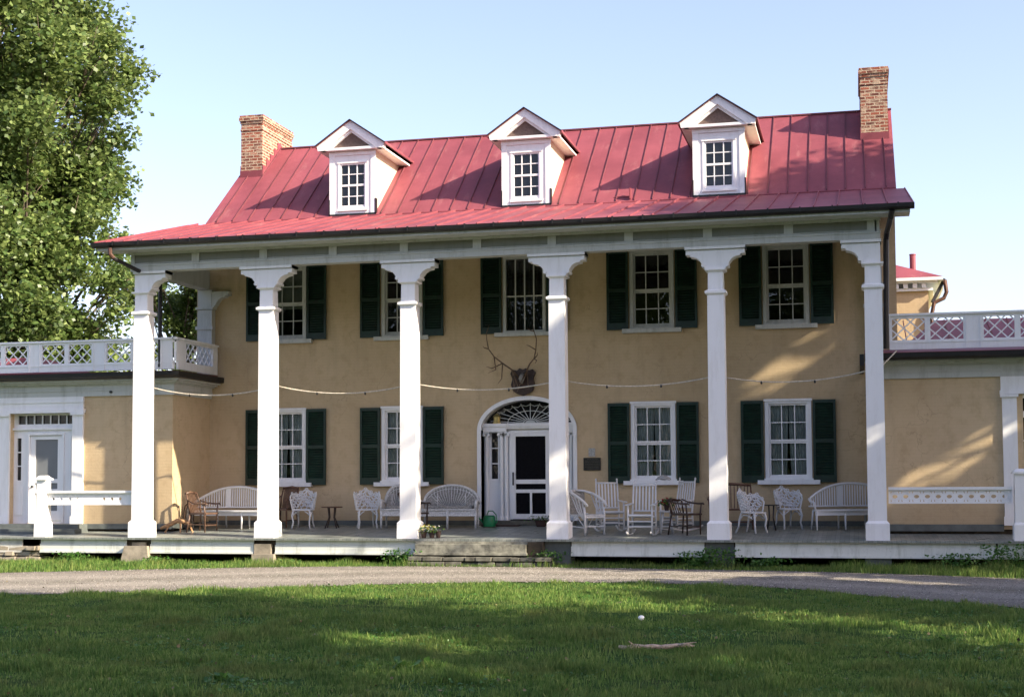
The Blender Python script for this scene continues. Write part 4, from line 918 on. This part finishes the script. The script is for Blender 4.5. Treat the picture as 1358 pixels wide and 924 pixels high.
# weeds
def weed(name, label, cat, x, y, z, n, rad, h, size, mat='leaf_weed', group=None, seed=0, stems=True):
    g_ = np.random.default_rng(seed+1000); T = thing(name, label, cat, (x, y, z), group)
    P = np.stack([x+g_.normal(0, rad*.45, n), y+g_.normal(0, rad*.3, n), z+g_.uniform(.02, 1, n)**.8*h], 1); V, F = leaves(P, size, g_, .6); np_mesh('foliage', V, F, mat, T)
    m = MB(); 
    for i in range(5): q = P[i]; m.tube([(x,y,z-.02), (x*.5+q[0]*.5,y*.5+q[1]*.5,z+h*.4), tuple(q)], [.006,.005,.003], 4)
    m.build('stem', 'leaf_weed', T); return T
wd = [(-11.0,-.5,.28),(-9.0,-.45,.16),(-5.9,-.5,.12),(-3.3,-.42,.42),(-.75,-.62,.34),(-.15,-.45,.40),(.6,-.42,.28),(2.85,-.40,.42),(3.35,-.48,.50),(4.3,-.4,.25),(5.6,-.4,.36),(7.9,-.48,.40),(8.7,-.55,.60),(9.3,-.5,.66)]
wl_ = ['leafy weed against the skirting left of the leftmost column','low weed at the leftmost pier','small weed beside the second pier','weed climbing beside the left end of the stone steps','weed rooted in the stone steps near the brown crate end','leafy weed at the foot of the column right of the door','weed against the white skirting below the wicker chair','weed before the pier left of the fifth column','tall yellow-green weed at the foot of the fifth column','low weed against the skirting below the iron chairs','weed poking over the skirting near the right bench','weed before the skirting right of the last column','tall weed leaning on the porch edge near the right post','tallest weed at the foot of the right-hand post']
for i, ((x, y, h_), lb) in enumerate(zip(wd, wl_)):
  if i not in (6, 10, 4): weed('weed', lb, 'weed', x, y, 0, int(130+h_*420), .34+h_*.3, h_*.8, .06, group='weeds along the porch', seed=i)
for i, (x, y, lb) in enumerate([(.55,-17.3,'broad-leaved weed flat in the lawn at the bottom left'),(3.0,-13.0,'small dark weed rosette left of the fallen stick'),(6.9,-13.2,'dark weed tuft in the lawn right of the stick'),(1.9,-16.2,'low broad-leaved weed near the bottom centre of the lawn'),(-.6,-12.0,'small rosette weed in the left half of the lawn')]):
    weed('lawn_weed', lb, 'weed', x, y, 0, 36, .22, .05, .10, group='weeds in the lawn', seed=40+i)
# fallen stick, litter
T = thing('fallen_stick', 'pale broken stick lying on the lawn', 'stick', (4.0,-14.3,.04))
m = MB(); r = random.Random(2); P = [(3.62+.75*i/9, -14.47+.30*i/9+r.uniform(-.012,.012), .034+r.uniform(-.006,.012)) for i in range(10)]
m.tube(P, [.016,.026,.030,.024,.027,.023,.026,.020,.021,.010], 8); m.build('branch', 'twig_wood', T, smooth=True)
m = MB(); m.tube([P[7], (4.28,-14.30,.07), (4.40,-14.27,.085)], [.016,.012,.004], 6); m.tube([P[2], (3.73,-14.46,.10)], [.012,.006], 6); m.build('twig', 'twig_wood', T)
m = MB(); m.grid(lambda u, v: (3.40+.038*(1+.25*math.sin(u*25+v*9))*math.cos(u*6.283)*math.sin(v*3.14), -11.42+.035*math.sin(u*6.283)*math.sin(v*3.14), .048-.028*math.cos(v*3.14)*(1+.2*math.sin(u*19))), 12, 7); tag(m.build('paper_scrap', 'paper'), 'crumpled white scrap of paper lying in the grass behind the stick', 'litter')
m = MB(); m.lathe([(.02,.0),(.035,.015),(.03,.035),(.012,.045)], .06,-13.87, 9); tag(m.build('small_stone', 'pebble'), 'small pale stone in the left half of the lawn', 'stone')
m = MB(); m.lathe([(.02,.0),(.03,.012),(.022,.03)], -1.70,-14.2, 8); tag(m.build('small_stone', 'pebble'), 'tiny pale stone further left in the lawn', 'stone')

# ================================================================ PORCH DETAILS
# cord swags between the columns
T = MB(); pts = [(-9.44,3.90),(-6.44,3.88),(-3.25,3.86),(0,3.86),(3.25,3.88),(6.3,3.92)]
S = thing('festoon_cord', 'thin pale festoon cord swagged from column to column across the porch', 'cord', (-1.6,.22,3.8))
for i in range(5):
    (x0, z0), (x1, z1) = pts[i], pts[i+1]; q = MB(); sag = [.19,.19,.17,.17,.18][i]
    P = [(x0+(x1-x0)*t/20, .24, z0+(z1-z0)*t/20-sag*(1-(t/10-1)**2)) for t in range(21)]; q.tube(P, .014, 5); c_ = q.build('cord', 'rope', S)
    for t in (6, 13): q = MB(); x, y, z = P[t]; q.lathe([(.010,z-.055),(.022,z-.045),(.022,z-.012),(.012,z+.01)], x, y-.0, 8); q.build('lamp_holder', 'black_metal', S)
q = MB(); q.tube([(6.3,.24,3.92),(6.55,.25,4.0),(6.85,.6,4.33)], .014, 5); q.build('cord', 'rope', S)
# antler trophy over the door
A = thing('antler_trophy', 'elk antlers on a dark shield mounted on the wall above the arched doorway', 'antlers', (-1.5,3.1,4.0))
sh = [(-1.50,3.72),(-1.36,3.77),(-1.26,3.84),(-1.22,3.98),(-1.25,4.12),(-1.20,4.26),(-1.26,4.34),(-1.36,4.31),(-1.42,4.37),(-1.50,4.33),(-1.58,4.37),(-1.64,4.31),(-1.76,4.34),(-1.80,4.24),(-1.75,4.12),(-1.79,3.98),(-1.74,3.84),(-1.64,3.77)]
m = MB(); m.prismY(sh[::-1], 3.07, 3.149); m.build('shield', 'wood_dark', A, bevel=.01)
m = MB(); m.tube([(-1.50,3.04,4.20),(-1.50,2.96,4.12),(-1.50,2.94,4.0)], [.06,.075,.03], 8); m.build('skull_plate', 'bone', A, smooth=True)
for s in (-1, 1):
    X = lambda d: -1.50+s*d; m = MB()
    if s < 0: beam = [(.07,3.0,4.14),(.22,2.92,4.32),(.42,2.82,4.47),(.60,2.74,4.62),(.72,2.68,4.80),(.76,2.68,5.02),(.77,2.70,5.18),(.71,2.72,5.36)]; tines = [(1,(.14,2.78,3.95),(.12,2.66,3.76)), (1,(.05,2.75,3.95),(.0,2.64,3.84)),(2,(.62,2.60,4.34),(.74,2.55,4.38)),(2,(.40,2.65,4.1),(.48,2.6,3.98)),(4,(.80,2.62,4.82),(.83,2.6,4.86)),(3,(.5,2.5,4.3),(.66,2.4,4.22))]
    else: beam = [(.07,3.0,4.14),(.14,2.92,4.32),(.22,2.84,4.44),(.34,2.76,4.55),(.40,2.70,4.75),(.42,2.68,5.0),(.36,2.70,5.18),(.33,2.72,5.34)]; tines = [(1,(.19,2.78,3.98),(.24,2.66,3.85)),(1,(.0,2.75,3.95),(-.04,2.64,3.78)),(3,(.44,2.6,4.50),(.42,2.52,4.42)),(4,(.26,2.62,4.84),(.20,2.6,4.86)),(6,(.28,2.66,5.20),(.20,2.66,5.26)),(3,(.46,2.6,4.62),(.47,2.55,4.68))]
    m.tube([(X(a),b_,c) for a, b_, c in beam], [.020,.019,.017,.015,.014,.012,.010,.005], 7)
    for k_, a, b_ in tines: p = beam[k_]; m.tube([(X(p[0]),p[1],p[2]), (X(a[0]),a[1],a[2]), (X(b_[0]),b_[1],b_[2])], [.015,.011,.004], 6)
    m.build('antler', 'antler', A, smooth=True)
m = MB(); m.box(-.09,.31,3.115,3.149,1.98,2.27); P_ = m.build('wall_plaque', 'plaque_bronze', bevel=.006); tag(P_, 'dark rectangular bronze plaque on the wall between the doorway and the window', 'plaque')
P_.data  # raised lettering lines
m = MB()
for k in range(7):
    r = random.Random(k); x = -.05+(.05 if k in (0, 6) else 0)
    while x < .27-(.05 if k in (0, 6) else 0): w_ = r.uniform(.015,.045); m.box(x,x+w_,3.109,3.1148,2.232-k*.037,2.246-k*.037); x += w_+.012
m.build('raised_lettering', 'letter_bronze', P_)
m = MB(); m.box(.03,.18,3.13,3.149,2.30,2.49); S_ = m.build('wall_sign', 'plaque_pale'); tag(S_, 'small pale worn sign on the wall just above the dark plaque', 'sign')
L = thing('brass_lantern', 'small brass lantern standing on the ledge at the left of the fanlight', 'lantern', (-2.24,3.34,3.10))
m = MB(); m.lathe([(.10,3.10),(.10,3.12),(.085,3.13),(.085,3.25),(.10,3.26)], -2.2,3.36, 12); m.build('lantern_body', 'brass', L)
m = MB(); m.lathe([(.10,3.261),(.06,3.30),(.02,3.33),(.0,3.34)], -2.2,3.36, 12); m.build('lantern_cap', 'brass', L)

# ================================================================ FURNITURE (built at the origin facing -Y, then set down)
O0 = (0,0,0)
def leg(m_pts, r_, mat, T, name='leg'): q = MB(); q.tube(m_pts, r_, 7); return q.build(name, mat, T, smooth=True)
def slat_bench(label, W, lift=.02):
    T = thing('slatted_bench', label, 'bench', O0, 'long white slatted benches'); D_ = .50; hw = W/2
    bz = lambda x: .64+.34*(1-abs(x/hw)**2.3)
    by = lambda x: .20-.16*(abs(x)/hw)**2.4
    s = MB(); n = 16
    poly = [(-hw+.02,-.10)]+[(-hw+W*i/n, -.26-.04*math.cos((i/n-.5)*math.pi)) for i in range(n+1)]+[(hw-.02,-.10)]+[(hw-W*i/n, by(hw-W*i/n)-.03) for i in range(1, n)]
    s.prismZ(poly, .40, .435); s.build('seat', 'white_furniture', T)
    a = MB(); a.box(-hw+.03,hw-.03,-.245,-.215,.31,.399); a.build('apron', 'white_furniture', T)
    b_ = MB(); P = [(-hw+W*i/24, by(-hw+W*i/24), bz(-hw+W*i/24)) for i in range(25)]; b_.tube(P, .030, 7)
    b_.tube([(-hw+W*i/24, by(-hw+W*i/24), .50) for i in range(25)], .020, 6)
    b_.tube([(-hw,by(hw),.66),(-hw,-.05,.60),(-hw+.01,-.20,.58),(-hw+.02,-.26,.44)], .026, 6); b_.tube([(hw,by(hw),.66),(hw,-.05,.60),(hw-.01,-.20,.58),(hw-.02,-.26,.44)], .026, 6)
    B = b_.build('backrest', 'white_furniture', T, smooth=True)
    k = MB(); ns = int(W/.058)
    for i in range(1, ns): x = -hw+W*i/ns; k.bar((x,by(x),.50),(x,by(x)+.005,bz(x)-.01),.026,.016)
    x = -W*.12; k.box(x-.06,x+.06,by(x)-.008,by(x)+.008,.50,bz(x)); k.build('slat', 'white_furniture', B)
    for i in range(4):
        x = -hw+.06+(W-.12)*i/3; leg([(x,-.23,.40),(x,-.225,.20),(x,-.24,0)], [.026,.022,.018], 'white_furniture', T)
        x2 = x*.95; leg([(x2,min(.16,by(x2)),.40),(x2,.19,0)], [.024,.018], 'white_furniture', T)
    return T
def iron_chair(label):
    T = thing('iron_chair', label, 'chair', O0, 'white cast iron fern chairs')
    s = MB(); s.prismZ([(-.21,-.22),(.21,-.22),(.24,-.05),(.20,.14),(.10,.21),(-.10,.21),(-.20,.14),(-.24,-.05)], .415, .44); s.build('seat', 'white_furniture', T)
    B = MB()
    def S(u, v):  # u -1..1 around, v 0..1 up
        a = u*R(112); top = .86-.17*abs(u)**1.4+.035*math.cos(u*math.pi*3); r_ = .245+.05*v
        return (r_*math.sin(a)*1.02, -.02+r_*math.cos(a)*.92+.05*v*max(0, math.cos(a)), .43+(top-.43)*v)
    nu = 40
    B.tube([S(-1+2*i/nu, 1) for i in range(nu+1)], .017, 5); B.tube([S(-1+2*i/nu, .02) for i in range(nu+1)], .015, 5)
    for u in (-1, 1): B.tube([S(u, j/4) for j in range(5)], .018, 5)
    r = random.Random(9)
    for i in range(-4, 5):      # fern stems with leaflets
        u0 = i*.22
        B.tube([S(max(-1,min(1,u0*.8+.10*math.sin(j*1.1+i))), j/6) for j in range(7)], .012, 4)
        for j in range(1, 6):
            for sg in (-1, 1):
                p = (u0*.8+.10*math.sin(j*1.1+i), j/6); q = (p[0]+sg*.12, p[1]+.13); mqq = (p[0]+sg*.08, p[1]+.02)
                cl = lambda w_: S(max(-1, min(1, w_[0])), max(0, min(1, w_[1])))
                B.tube([cl(p), cl(mqq), cl(q)], [.016,.020,.009], 4)
    for i in range(9):
        c_ = S(-.88+.22*i, .97); B.tube([(c_[0]+.035*math.cos(t*.785)*math.cos((-.88+.22*i)*1.9), c_[1]-.035*math.cos(t*.785)*math.sin((-.88+.22*i)*1.9), c_[2]+.02+.035*math.sin(t*.785)) for t in range(8)], .011, 4, closed=True)
    B.build('backrest', 'white_furniture', T)
    for sx in (-1, 1):
        leg([(sx*.19,-.19,.42),(sx*.215,-.215,.30),(sx*.19,-.20,.15),(sx*.215,-.235,0)], [.024,.024,.018,.022], 'white_furniture', T)
        leg([(sx*.15,.16,.42),(sx*.17,.20,.28),(sx*.17,.22,.14),(sx*.20,.28,0)], [.022,.022,.017,.020], 'white_furniture', T)
    for sx in (-1, 1): a = MB(); a.tube([(sx*.20,-.19,.30),(sx*.14,-.20,.36),(sx*.08,-.20,.40)], .012, 4); a.tube([(sx*.20,-.15,.30),(sx*.21,-.05,.37),(sx*.20,.08,.38),(sx*.17,.17,.30)], .014, 4); a.build('apron_scroll', 'white_furniture', T)
    return T
def rocker(label, mat='white_furniture'):
    T = thing('rocking_chair', label, 'rocking chair', O0, 'white slat-back rocking chairs')
    m = MB()
    for sx in (-1, 1): m.tube([(sx*.27,.27,.05),(sx*.27,.24,.42),(sx*.255,.36,1.12)], [.022,.024,.018], 7); m.lathe([(.012,1.10),(.022,1.13),(.018,1.155),(.0,1.165)], sx*.255, .365, 7)
    m.tube([(-.255,.352,1.06),(.255,.352,1.06)], .022, 6); m.tube([(-.265,.262,.52),(.265,.262,.52)], .020, 6); m.build('back_frame', mat, T, smooth=True)
    m = MB()
    for i in range(6): x = -.19+.38*i/5; m.bar((x,.264,.52),(x*1.0,.35,1.06),.036,.014)
    m.build('slat', mat, T)
    m = MB(); m.hexa([(-.27,-.22,.42),(.27,-.22,.42),(.25,.24,.38),(-.25,.24,.38)], [(-.27,-.22,.455),(.27,-.22,.455),(.25,.24,.41),(-.25,.24,.41)]); m.tube([(-.27,-.235,.435),(.27,-.235,.435)], .026, 7); m.build('seat', mat, T)
    for sx in (-1, 1):
        leg([(sx*.275,-.22,.06),(sx*.275,-.22,.64)], .023, mat, T)
        q = MB(); q.hexa([(sx*.30-.045,-.30,.640),(sx*.30+.045,-.30,.640),(sx*.28+.03,.27,.665),(sx*.28-.03,.27,.665)], [(sx*.30-.045,-.30,.662),(sx*.30+.045,-.30,.662),(sx*.28+.03,.27,.687),(sx*.28-.03,.27,.687)]); q.build('armrest', mat, T)
        q = MB(); P = [(sx*.275,-.42+.98*i/12, .028+.13*((i/12-.46)**2)*2.4) for i in range(13)]; q.tube(P, .022, 6); q.build('rocker', mat, T, smooth=True)
    m = MB()
    for z in (.20,.31): m.tube([(-.27,-.22,z),(.27,-.22,z)], .014, 5)
    m.tube([(-.27,.26,.20),(.27,.26,.20)], .014, 5)
    for sx in (-1, 1):
        for z in (.17,.28): m.tube([(sx*.272,-.22,z),(sx*.272,.255,z)], .013, 5)
    m.build('stretcher', mat, T); return T
def wicker_settee(label, W, name='wicker_settee', cat='settee', group=None):
    T = thing(name, label, cat, O0, group); hw = W/2; wt = 'wicker_white'
    bz = lambda u: .58+.40*math.sqrt(max(0, 1-u*u)) ; yy = lambda u, v: .22+.10*v-.05*(abs(u)**3)
    m = MB()
    m.grid(lambda u, v: ((-1+2*u)*(hw-.02), yy(-1+2*u, v), .44+(bz(-1+2*u)-.46)*v), 24, 8); m.build('back_panel', 'wicker_grey', T, solid=.012)
    m = MB(); P = [((-1+2*i/28)*hw, yy(-1+2*i/28, 1), bz(-1+2*i/28)) for i in range(29)]
    m.tube([(-hw,-.24,.42),(-hw-.01,-.24,.58),(-hw-.01,-.18,.64),(-hw,-.02,.62),(-hw,.18,.58)]+P+[(hw,.18,.58),(hw,-.02,.62),(hw+.01,-.18,.64),(hw+.01,-.24,.58),(hw,-.24,.42)], .034, 7)
    P2 = [(x*.90, y-.01, .44+(z-.44)*.86) for x, y, z in P]; m.tube(P2, .012, 5)
    for u in (-.5, 0, .5): m.tube([(u*hw*1.0,.215,.44),(u*hw,.27,.44+(bz(u)-.46)*.75)], .012, 4)
    n = int(W/.16)
    for i in range(-n, n+1):
        u = i/n*.8; m.tube([(u*.3*hw,.20,.44),(u*hw,.27,.44+(bz(u)-.46)*.70),(u*1.1*hw,.30,bz(u*1.1))], .008, 4)
    m.build('back_frame', wt, T, smooth=True)
    m = MB(); m.box(-hw+.02,hw-.02,-.24,.22,.40,.445); m.build('seat', wt, T)
    m = MB(); m.box(-hw+.10,hw-.10,-.16,.16,.446,.52); m.build('cushion', 'wicker_grey', T, bevel=.02)
    m = MB()
    for s in (-1, 1): m.grid(lambda u, v, s=s: (s*(hw-.005), -.22+.42*u, .44+.17*v), 6, 3)
    m.build('arm_panel', wt, T, solid=.012)
    m = MB(); m.tube([(-hw,-.25,.43),(hw,-.25,.43)], .024, 6); m.tube([(-hw,-.25,.30),(hw,-.25,.30)], .020, 6); m.grid(lambda u, v: (-hw+W*u, -.245, .30+.13*v), 4, 1); m.build('apron', wt, T)
    xs_ = (-hw, 0, hw) if W > .9 else (-hw, hw)
    for x in xs_: leg([(x,-.24,.42),(x,-.245,0)], [.030,.026], wt, T)
    for x in (-hw+.03, hw-.03): leg([(x,.20,.42),(x*1.0,.26,0)], [.026,.022], wt, T)
    return T
def twig_chair(label):   # bent-twig armchair, side struts fanning from the front legs
    T = thing('bentwood_chair', label, 'chair', O0); mt = 'white_furniture'
    for s in (-1, 1):
        leg([(s*.27,-.26,0),(s*.27,-.26,.44),(s*.27,-.24,.60)], [.028,.026,.020], mt, T); leg([(s*.24,.26,0),(s*.25,.26,.46)], [.026,.022], mt, T)
        q = MB(); q.tube([(s*.27,-.34,.62),(s*.29,-.26,.70),(s*.29,-.08,.80),(s*.28,.12,.88),(s*.20,.30,.93),(0,.36,.95)], [.026,.028,.030,.030,.028,.026], 7)
        for y2, z2 in ((-.20,.72),(-.06,.80),(.06,.84),(.18,.87)): q.tube([(s*.27,-.25,.30),(s*.275,(y2-.25)/2,.50),(s*.285,y2,z2)], .013, 5)
        q.build('armrest', mt, T, smooth=True)
        q = MB(); q.tube([(s*.27,-.26,.16),(s*.26,.26,.20)], .014, 5); q.tube([(s*.27,-.26,.16),(s*.27,-.06,.34),(s*.26,.0,.40)], .012, 5); q.tube([(s*.26,.26,.16),(s*.26,.10,.34),(s*.26,.0,.40)], .012, 5); q.build('stretcher', mt, T)
    m = MB(); m.box(-.27,.27,-.27,.26,.40,.44); m.build('seat', 'wicker_white', T)
    m = MB(); m.grid(lambda u, v: (-.22+.44*u, .27+.06*v+.03*math.sin(math.pi*u), .44+.50*v), 8, 6); m.build('backrest', 'wicker_grey', T, solid=.014)
    m = MB(); m.tube([(-.27,-.26,.19),(.27,-.26,.19)], .014, 5); m.tube([(-.27,-.26,.38),(.27,-.26,.38)], .018, 5); m.build('front_rail', mt, T); return T
def side_table(label, W=.46, h=.52, mat='wood_dark', name='side_table', cat='table', top='wood_brown', n=4, rad=None):
    T = thing(name, label, cat, O0); m = MB(); m.lathe([(W/2-.01,h-.025),(W/2,h-.015),(W/2,h)], 0, 0, 20); m.build('table_top', top, T)
    for k in range(n): a = R(45+360*k/n); c_, s_ = math.cos(a), math.sin(a); leg([(c_*W*.22,s_*W*.22,h-.026),(c_*W*.16,s_*W*.16,h*.5),(c_*W*.38,s_*W*.38,0)], .014, mat, T)
    return T
def arm_chair(label, mat, W=.56, hb=.95, seatm=None, curl=True, slats=7, name='wooden_armchair'):
    T = thing(name, label, 'armchair', O0); hw = W/2; seatm = seatm or mat
    m = MB(); m.prismZ([(-hw,-.24),(hw,-.24),(hw-.03,.22),(-hw+.03,.22)], .41, .45); m.build('seat', seatm, T, bevel=.008)
    m = MB(); 
    for s in (-1, 1): m.tube([(s*(hw-.04),.22,.43),(s*(hw-.03),.27,.70),(s*(hw-.05),.34,hb)], [.020,.020,.016], 6)
    m.tube([(-hw+.05,.34,hb-.03),(0,.37,hb),(hw-.05,.34,hb-.03)], [.026,.034,.026], 7); m.build('back_frame', mat, T, smooth=True)
    m = MB()
    for i in range(slats): x = (-1+2*(i+.5)/slats)*(hw-.07); m.tube([(x,.23,.44),(x,.35,hb-.02)], .011, 5)
    m.build('spindle', mat, T)
    for s in (-1, 1):
        q = MB(); q.tube([(s*(hw-.02),.28,.74),(s*(hw+.02),.10,.67),(s*(hw+.03),-.12,.65),(s*(hw+.02),-.25,.655),(s*(hw+.01),-.28,.63)], [.016,.018,.020,.022,.014], 7); q.build('armrest', mat, T, smooth=True)
        leg([(s*(hw-.02),-.20,0),(s*(hw-.02),-.20,.42),(s*(hw+.02),-.20,.65)], [.016,.022,.014], mat, T); leg([(s*(hw+.0),.28,0),(s*(hw-.04),.22,.42)], [.016,.020], mat, T)
    m = MB(); m.tube([(-hw+.02,-.20,.16),(hw-.02,-.20,.16)], .012, 5); 
    for s in (-1, 1): m.tube([(s*(hw-.02),-.20,.18),(s*(hw-.02),.25,.18)], .011, 5)
    m.build('stretcher', mat, T); return T
def stool(label):
    T = thing('stool', label, 'stool', O0); m = MB(); m.lathe([(.15,.44),(.17,.45),(.17,.475)], 0, 0, 16); m.build('seat', 'white_furniture', T)
    for k in range(4): a = R(45+90*k); leg([(.10*math.cos(a),.10*math.sin(a),.44),(.19*math.cos(a),.19*math.sin(a),0)], .018, 'white_furniture', T)
    m = MB()
    for z in (.14,.28):
        for k in range(4): a, b_ = R(45+90*k), R(135+90*k); r_ = .19-.09*z/.44; m.tube([(r_*math.cos(a),r_*math.sin(a),z),(r_*math.cos(b_),r_*math.sin(b_),z)], .010, 4)
    m.build('stretcher', 'white_furniture', T); return T

fz = floor_z
place(slat_bench('long white slatted bench with arched back in the left corner of the porch', 2.05), -8.25, 2.0, fz(2.0), -4)
place(slat_bench('long white slatted bench with arched back standing at the right end of the porch', 2.05), 6.02-.05, 2.25, fz(2.2), 24)
c = iron_chair('white cast iron chair between the brown rattan chair and the small dark table'); place(c, -6.57, 2.15, fz(2.15), 8)
for lb, x, y, a in (('white cast iron chair between the small dark table and the white wicker armchair', -5.02, 2.2, 26), ('white cast iron chair turned sideways just right of the fifth column', 3.86, 1.25, 60), ('white cast iron chair below the rightmost window, left of the right-hand bench', 4.56, 2.25, 30)):
    d_ = copy_tree(c); d_['label'] = lb; place(d_, x, y, fz(y), a)
c = rocker('white rocking chair with tall slatted back left of the window, turned to the right'); c.scale = (.92, 1, 1); place(c, .80, 1.50, fz(1.35), 22)
for lb, x, y, a in (('white rocking chair nearest the porch edge, facing straight forward', 1.63, .60, -2), ('white rocking chair with a cloth hat hung on its back, turned to the left', 2.20, 1.75, -38)):
    d_ = copy_tree(c); d_['label'] = lb; place(d_, x, y, fz(y)-.01, a)
place(wicker_settee('white wicker settee with rounded back left of the doorway', 1.30), -3.02, 2.15, fz(2.15), 5)
place(wicker_settee('white wicker armchair half hidden behind the third column', .66, 'wicker_armchair', 'armchair'), -4.30, 2.25, fz(2.25), 8)
place(twig_chair('white bent-twig armchair beside the column right of the door, turned to the right'), .42, .75, fz(.6), 52)
place(side_table('small round dark wooden table between two white iron chairs', .50, .50), -5.90, 2.25, fz(2.25), 10)
place(side_table('small black metal table between the two right-hand iron chairs', .34, .55, 'black_metal', top='black_metal'), 4.22, 1.95, fz(1.95))
place(stool('small white stool to the right of the foremost rocking chair'), 2.07, 1.2, fz(1.2), 10)
place(arm_chair('reddish brown wooden armchair seen sideways before the left bench', 'wood_red', .52, .92), -8.62, 1.15, fz(1.0), 82)
place(arm_chair('brown rattan armchair partly hidden behind the second column', 'wood_brown', .52, .95, slats=13, name='rattan_armchair'), -7.15, 2.3, fz(2.3), -12)
place(arm_chair('dark wooden armchair with curved arms standing before the right rocking chair', 'wood_dark', .50, .74, slats=5), 2.52, .85, fz(.8), 60)
place(arm_chair('dark wooden armchair behind the fifth column, between the rocker and the iron chair', 'wood_brown', .95, .98, slats=11, name='wooden_armchair'), 3.35, 2.2, fz(2.2), 6)
place(arm_chair('dark brown chair standing between the third column and the wicker settee', 'wood_dark', .40, .88, slats=5), -3.52, 1.15, fz(1.1), 78)
# hat on the rocker back
z0 = fz(1.75)+1.11
m = MB(); m.grid(lambda u, v: (1.92+.34*(v)*math.cos(u*6.283)*.5, 1.83+.17*v*math.sin(u*6.283), z0+.09*(1-v**2)+.015*math.sin(u*19)*v), 18, 5); tag(m.build('cloth_hat', 'hat_cloth', solid=.01, smooth=True), 'soft grey cloth hat hanging on the back of the right rocking chair', 'hat')
# watering can
wz = fz(2.75)
T = thing('watering_can', 'green plastic watering can beside the wicker settee', 'watering can', (-2.28,2.62,wz))
m = MB(); m.lathe([(.14,wz+.0),(.15,wz+.02),(.14,wz+.22),(.11,wz+.26)], -2.20,2.62, 16); m.build('body', 'green_plastic', T, smooth=True)
m = MB(); m.tube([(-2.33,2.62,wz+.08),(-2.45,2.62,wz+.20),(-2.56,2.62,wz+.31)], [.03,.022,.018], 7); m.tube([(-2.56,2.62,wz+.31),(-2.60,2.62,wz+.34)], [.02,.04], 8); m.build('spout', 'green_plastic', T, smooth=True)
m = MB(); m.tube([(-2.26,2.62,wz+.26),(-2.22,2.62,wz+.36),(-2.12,2.62,wz+.36),(-2.04,2.62,wz+.27),(-2.02,2.62,wz+.12),(-2.07,2.62,wz+.06)], .014, 6); m.build('handle', 'green_plastic', T, smooth=True)
# potted flowers
def flowers(name, label, x, y, z, pots, n, mats, spread=.2, h=.2, seed=0):
    T = thing(name, label, 'plant', (x, y, z)); g_ = np.random.default_rng(seed)
    for (dx, r_) in pots: m = MB(); m.lathe([(r_*.7,z),(r_,z+.13),(r_*1.08,z+.14),(r_*1.0,z+.145)], x+dx, y, 12); m.build('pot', 'pot_dark', T)
    P = np.stack([x+g_.normal(0, spread*.6, 90), y+g_.normal(0, .06, 90), z+.12+g_.random(90)*h], 1); V, F = leaves(P, .06, g_, .5); np_mesh('foliage', V, F, 'leaf_weed', T)
    for k, mt in enumerate(mats):
        P = np.stack([x+g_.normal(0, spread*.6, n), y-.03+g_.normal(0, .05, n), z+.15+g_.random(n)*h], 1); V, F = leaves(P, .055, g_, .8); np_mesh('blossom', V, F, mt, T)
    return T
flowers('flower_pot', 'low pot of white flowers on the floor before the screen door', -1.02, 2.75, fz(2.75), [(0,.14)], 55, ['petal_white'], .24, .12, 1)
flowers('flower_pot', 'cluster of white and yellow flowers in pots beside the third column, at the porch edge', -2.80, -.14, fz(-.1), [(-.12,.07),(.06,.07),(.2,.06)], 34, ['petal_white','petal_yellow'], .22, .12, 2)
flowers('flower_pot', 'small pot of red flowers on the white stool', 2.07, 1.2, fz(1.2)+.476, [(0,.06)], 40, ['petal_red'], .12, .12, 3)
# low driftwood seat in the left corner
T = thing('driftwood_log', 'low piece of tan driftwood on the floor just right of the leftmost column', 'driftwood', (-9.35,.95,fz(.9)))
z = fz(.9); m = MB(); m.tube([(-9.58,.9,z+.10),(-9.42,.95,z+.16),(-9.2,1.0,z+.27),(-9.0,1.02,z+.25),(-8.86,1.05,z+.16)], [.03,.05,.055,.05,.025], 8); m.build('log', 'driftwood', T, smooth=True)
for a, b_ in (((-9.4,.95,z+.14),(-9.46,.9,z)), ((-9.12,1.0,z+.24),(-9.1,.95,z)), ((-8.92,1.03,z+.2),(-8.86,1.1,z))): m = MB(); m.tube([a, b_], .02, 6); m.build('branch_leg', 'driftwood', T)
T = thing('dark_hoop', 'round dark hoop leaning against the corner, left of the left bench', 'hoop', (-9.22,1.5,fz(1.5)))  # dark hoop of uncertain kind, made as rings and a disc
z = fz(1.5); m = MB(); m.tube([(-9.2+.10*math.cos(t*.5236), 1.5, z+.32+.30*math.sin(t*.5236)) for t in range(12)], .018, 6, closed=True); m.tube([(-9.2+.10*math.cos(t*.5236), 1.62, z+.32+.30*math.sin(t*.5236)) for t in range(12)], .014, 6, closed=True); m.build('rim', 'wood_dark', T)
m = MB(); m.grid(lambda u, v: (-9.2+.095*math.cos(u*6.283)*(1-v*.98), 1.62, z+.32+.29*math.sin(u*6.283)*(1-v*.98)), 20, 3); m.build('hoop_disc', 'wicker_grey', T)
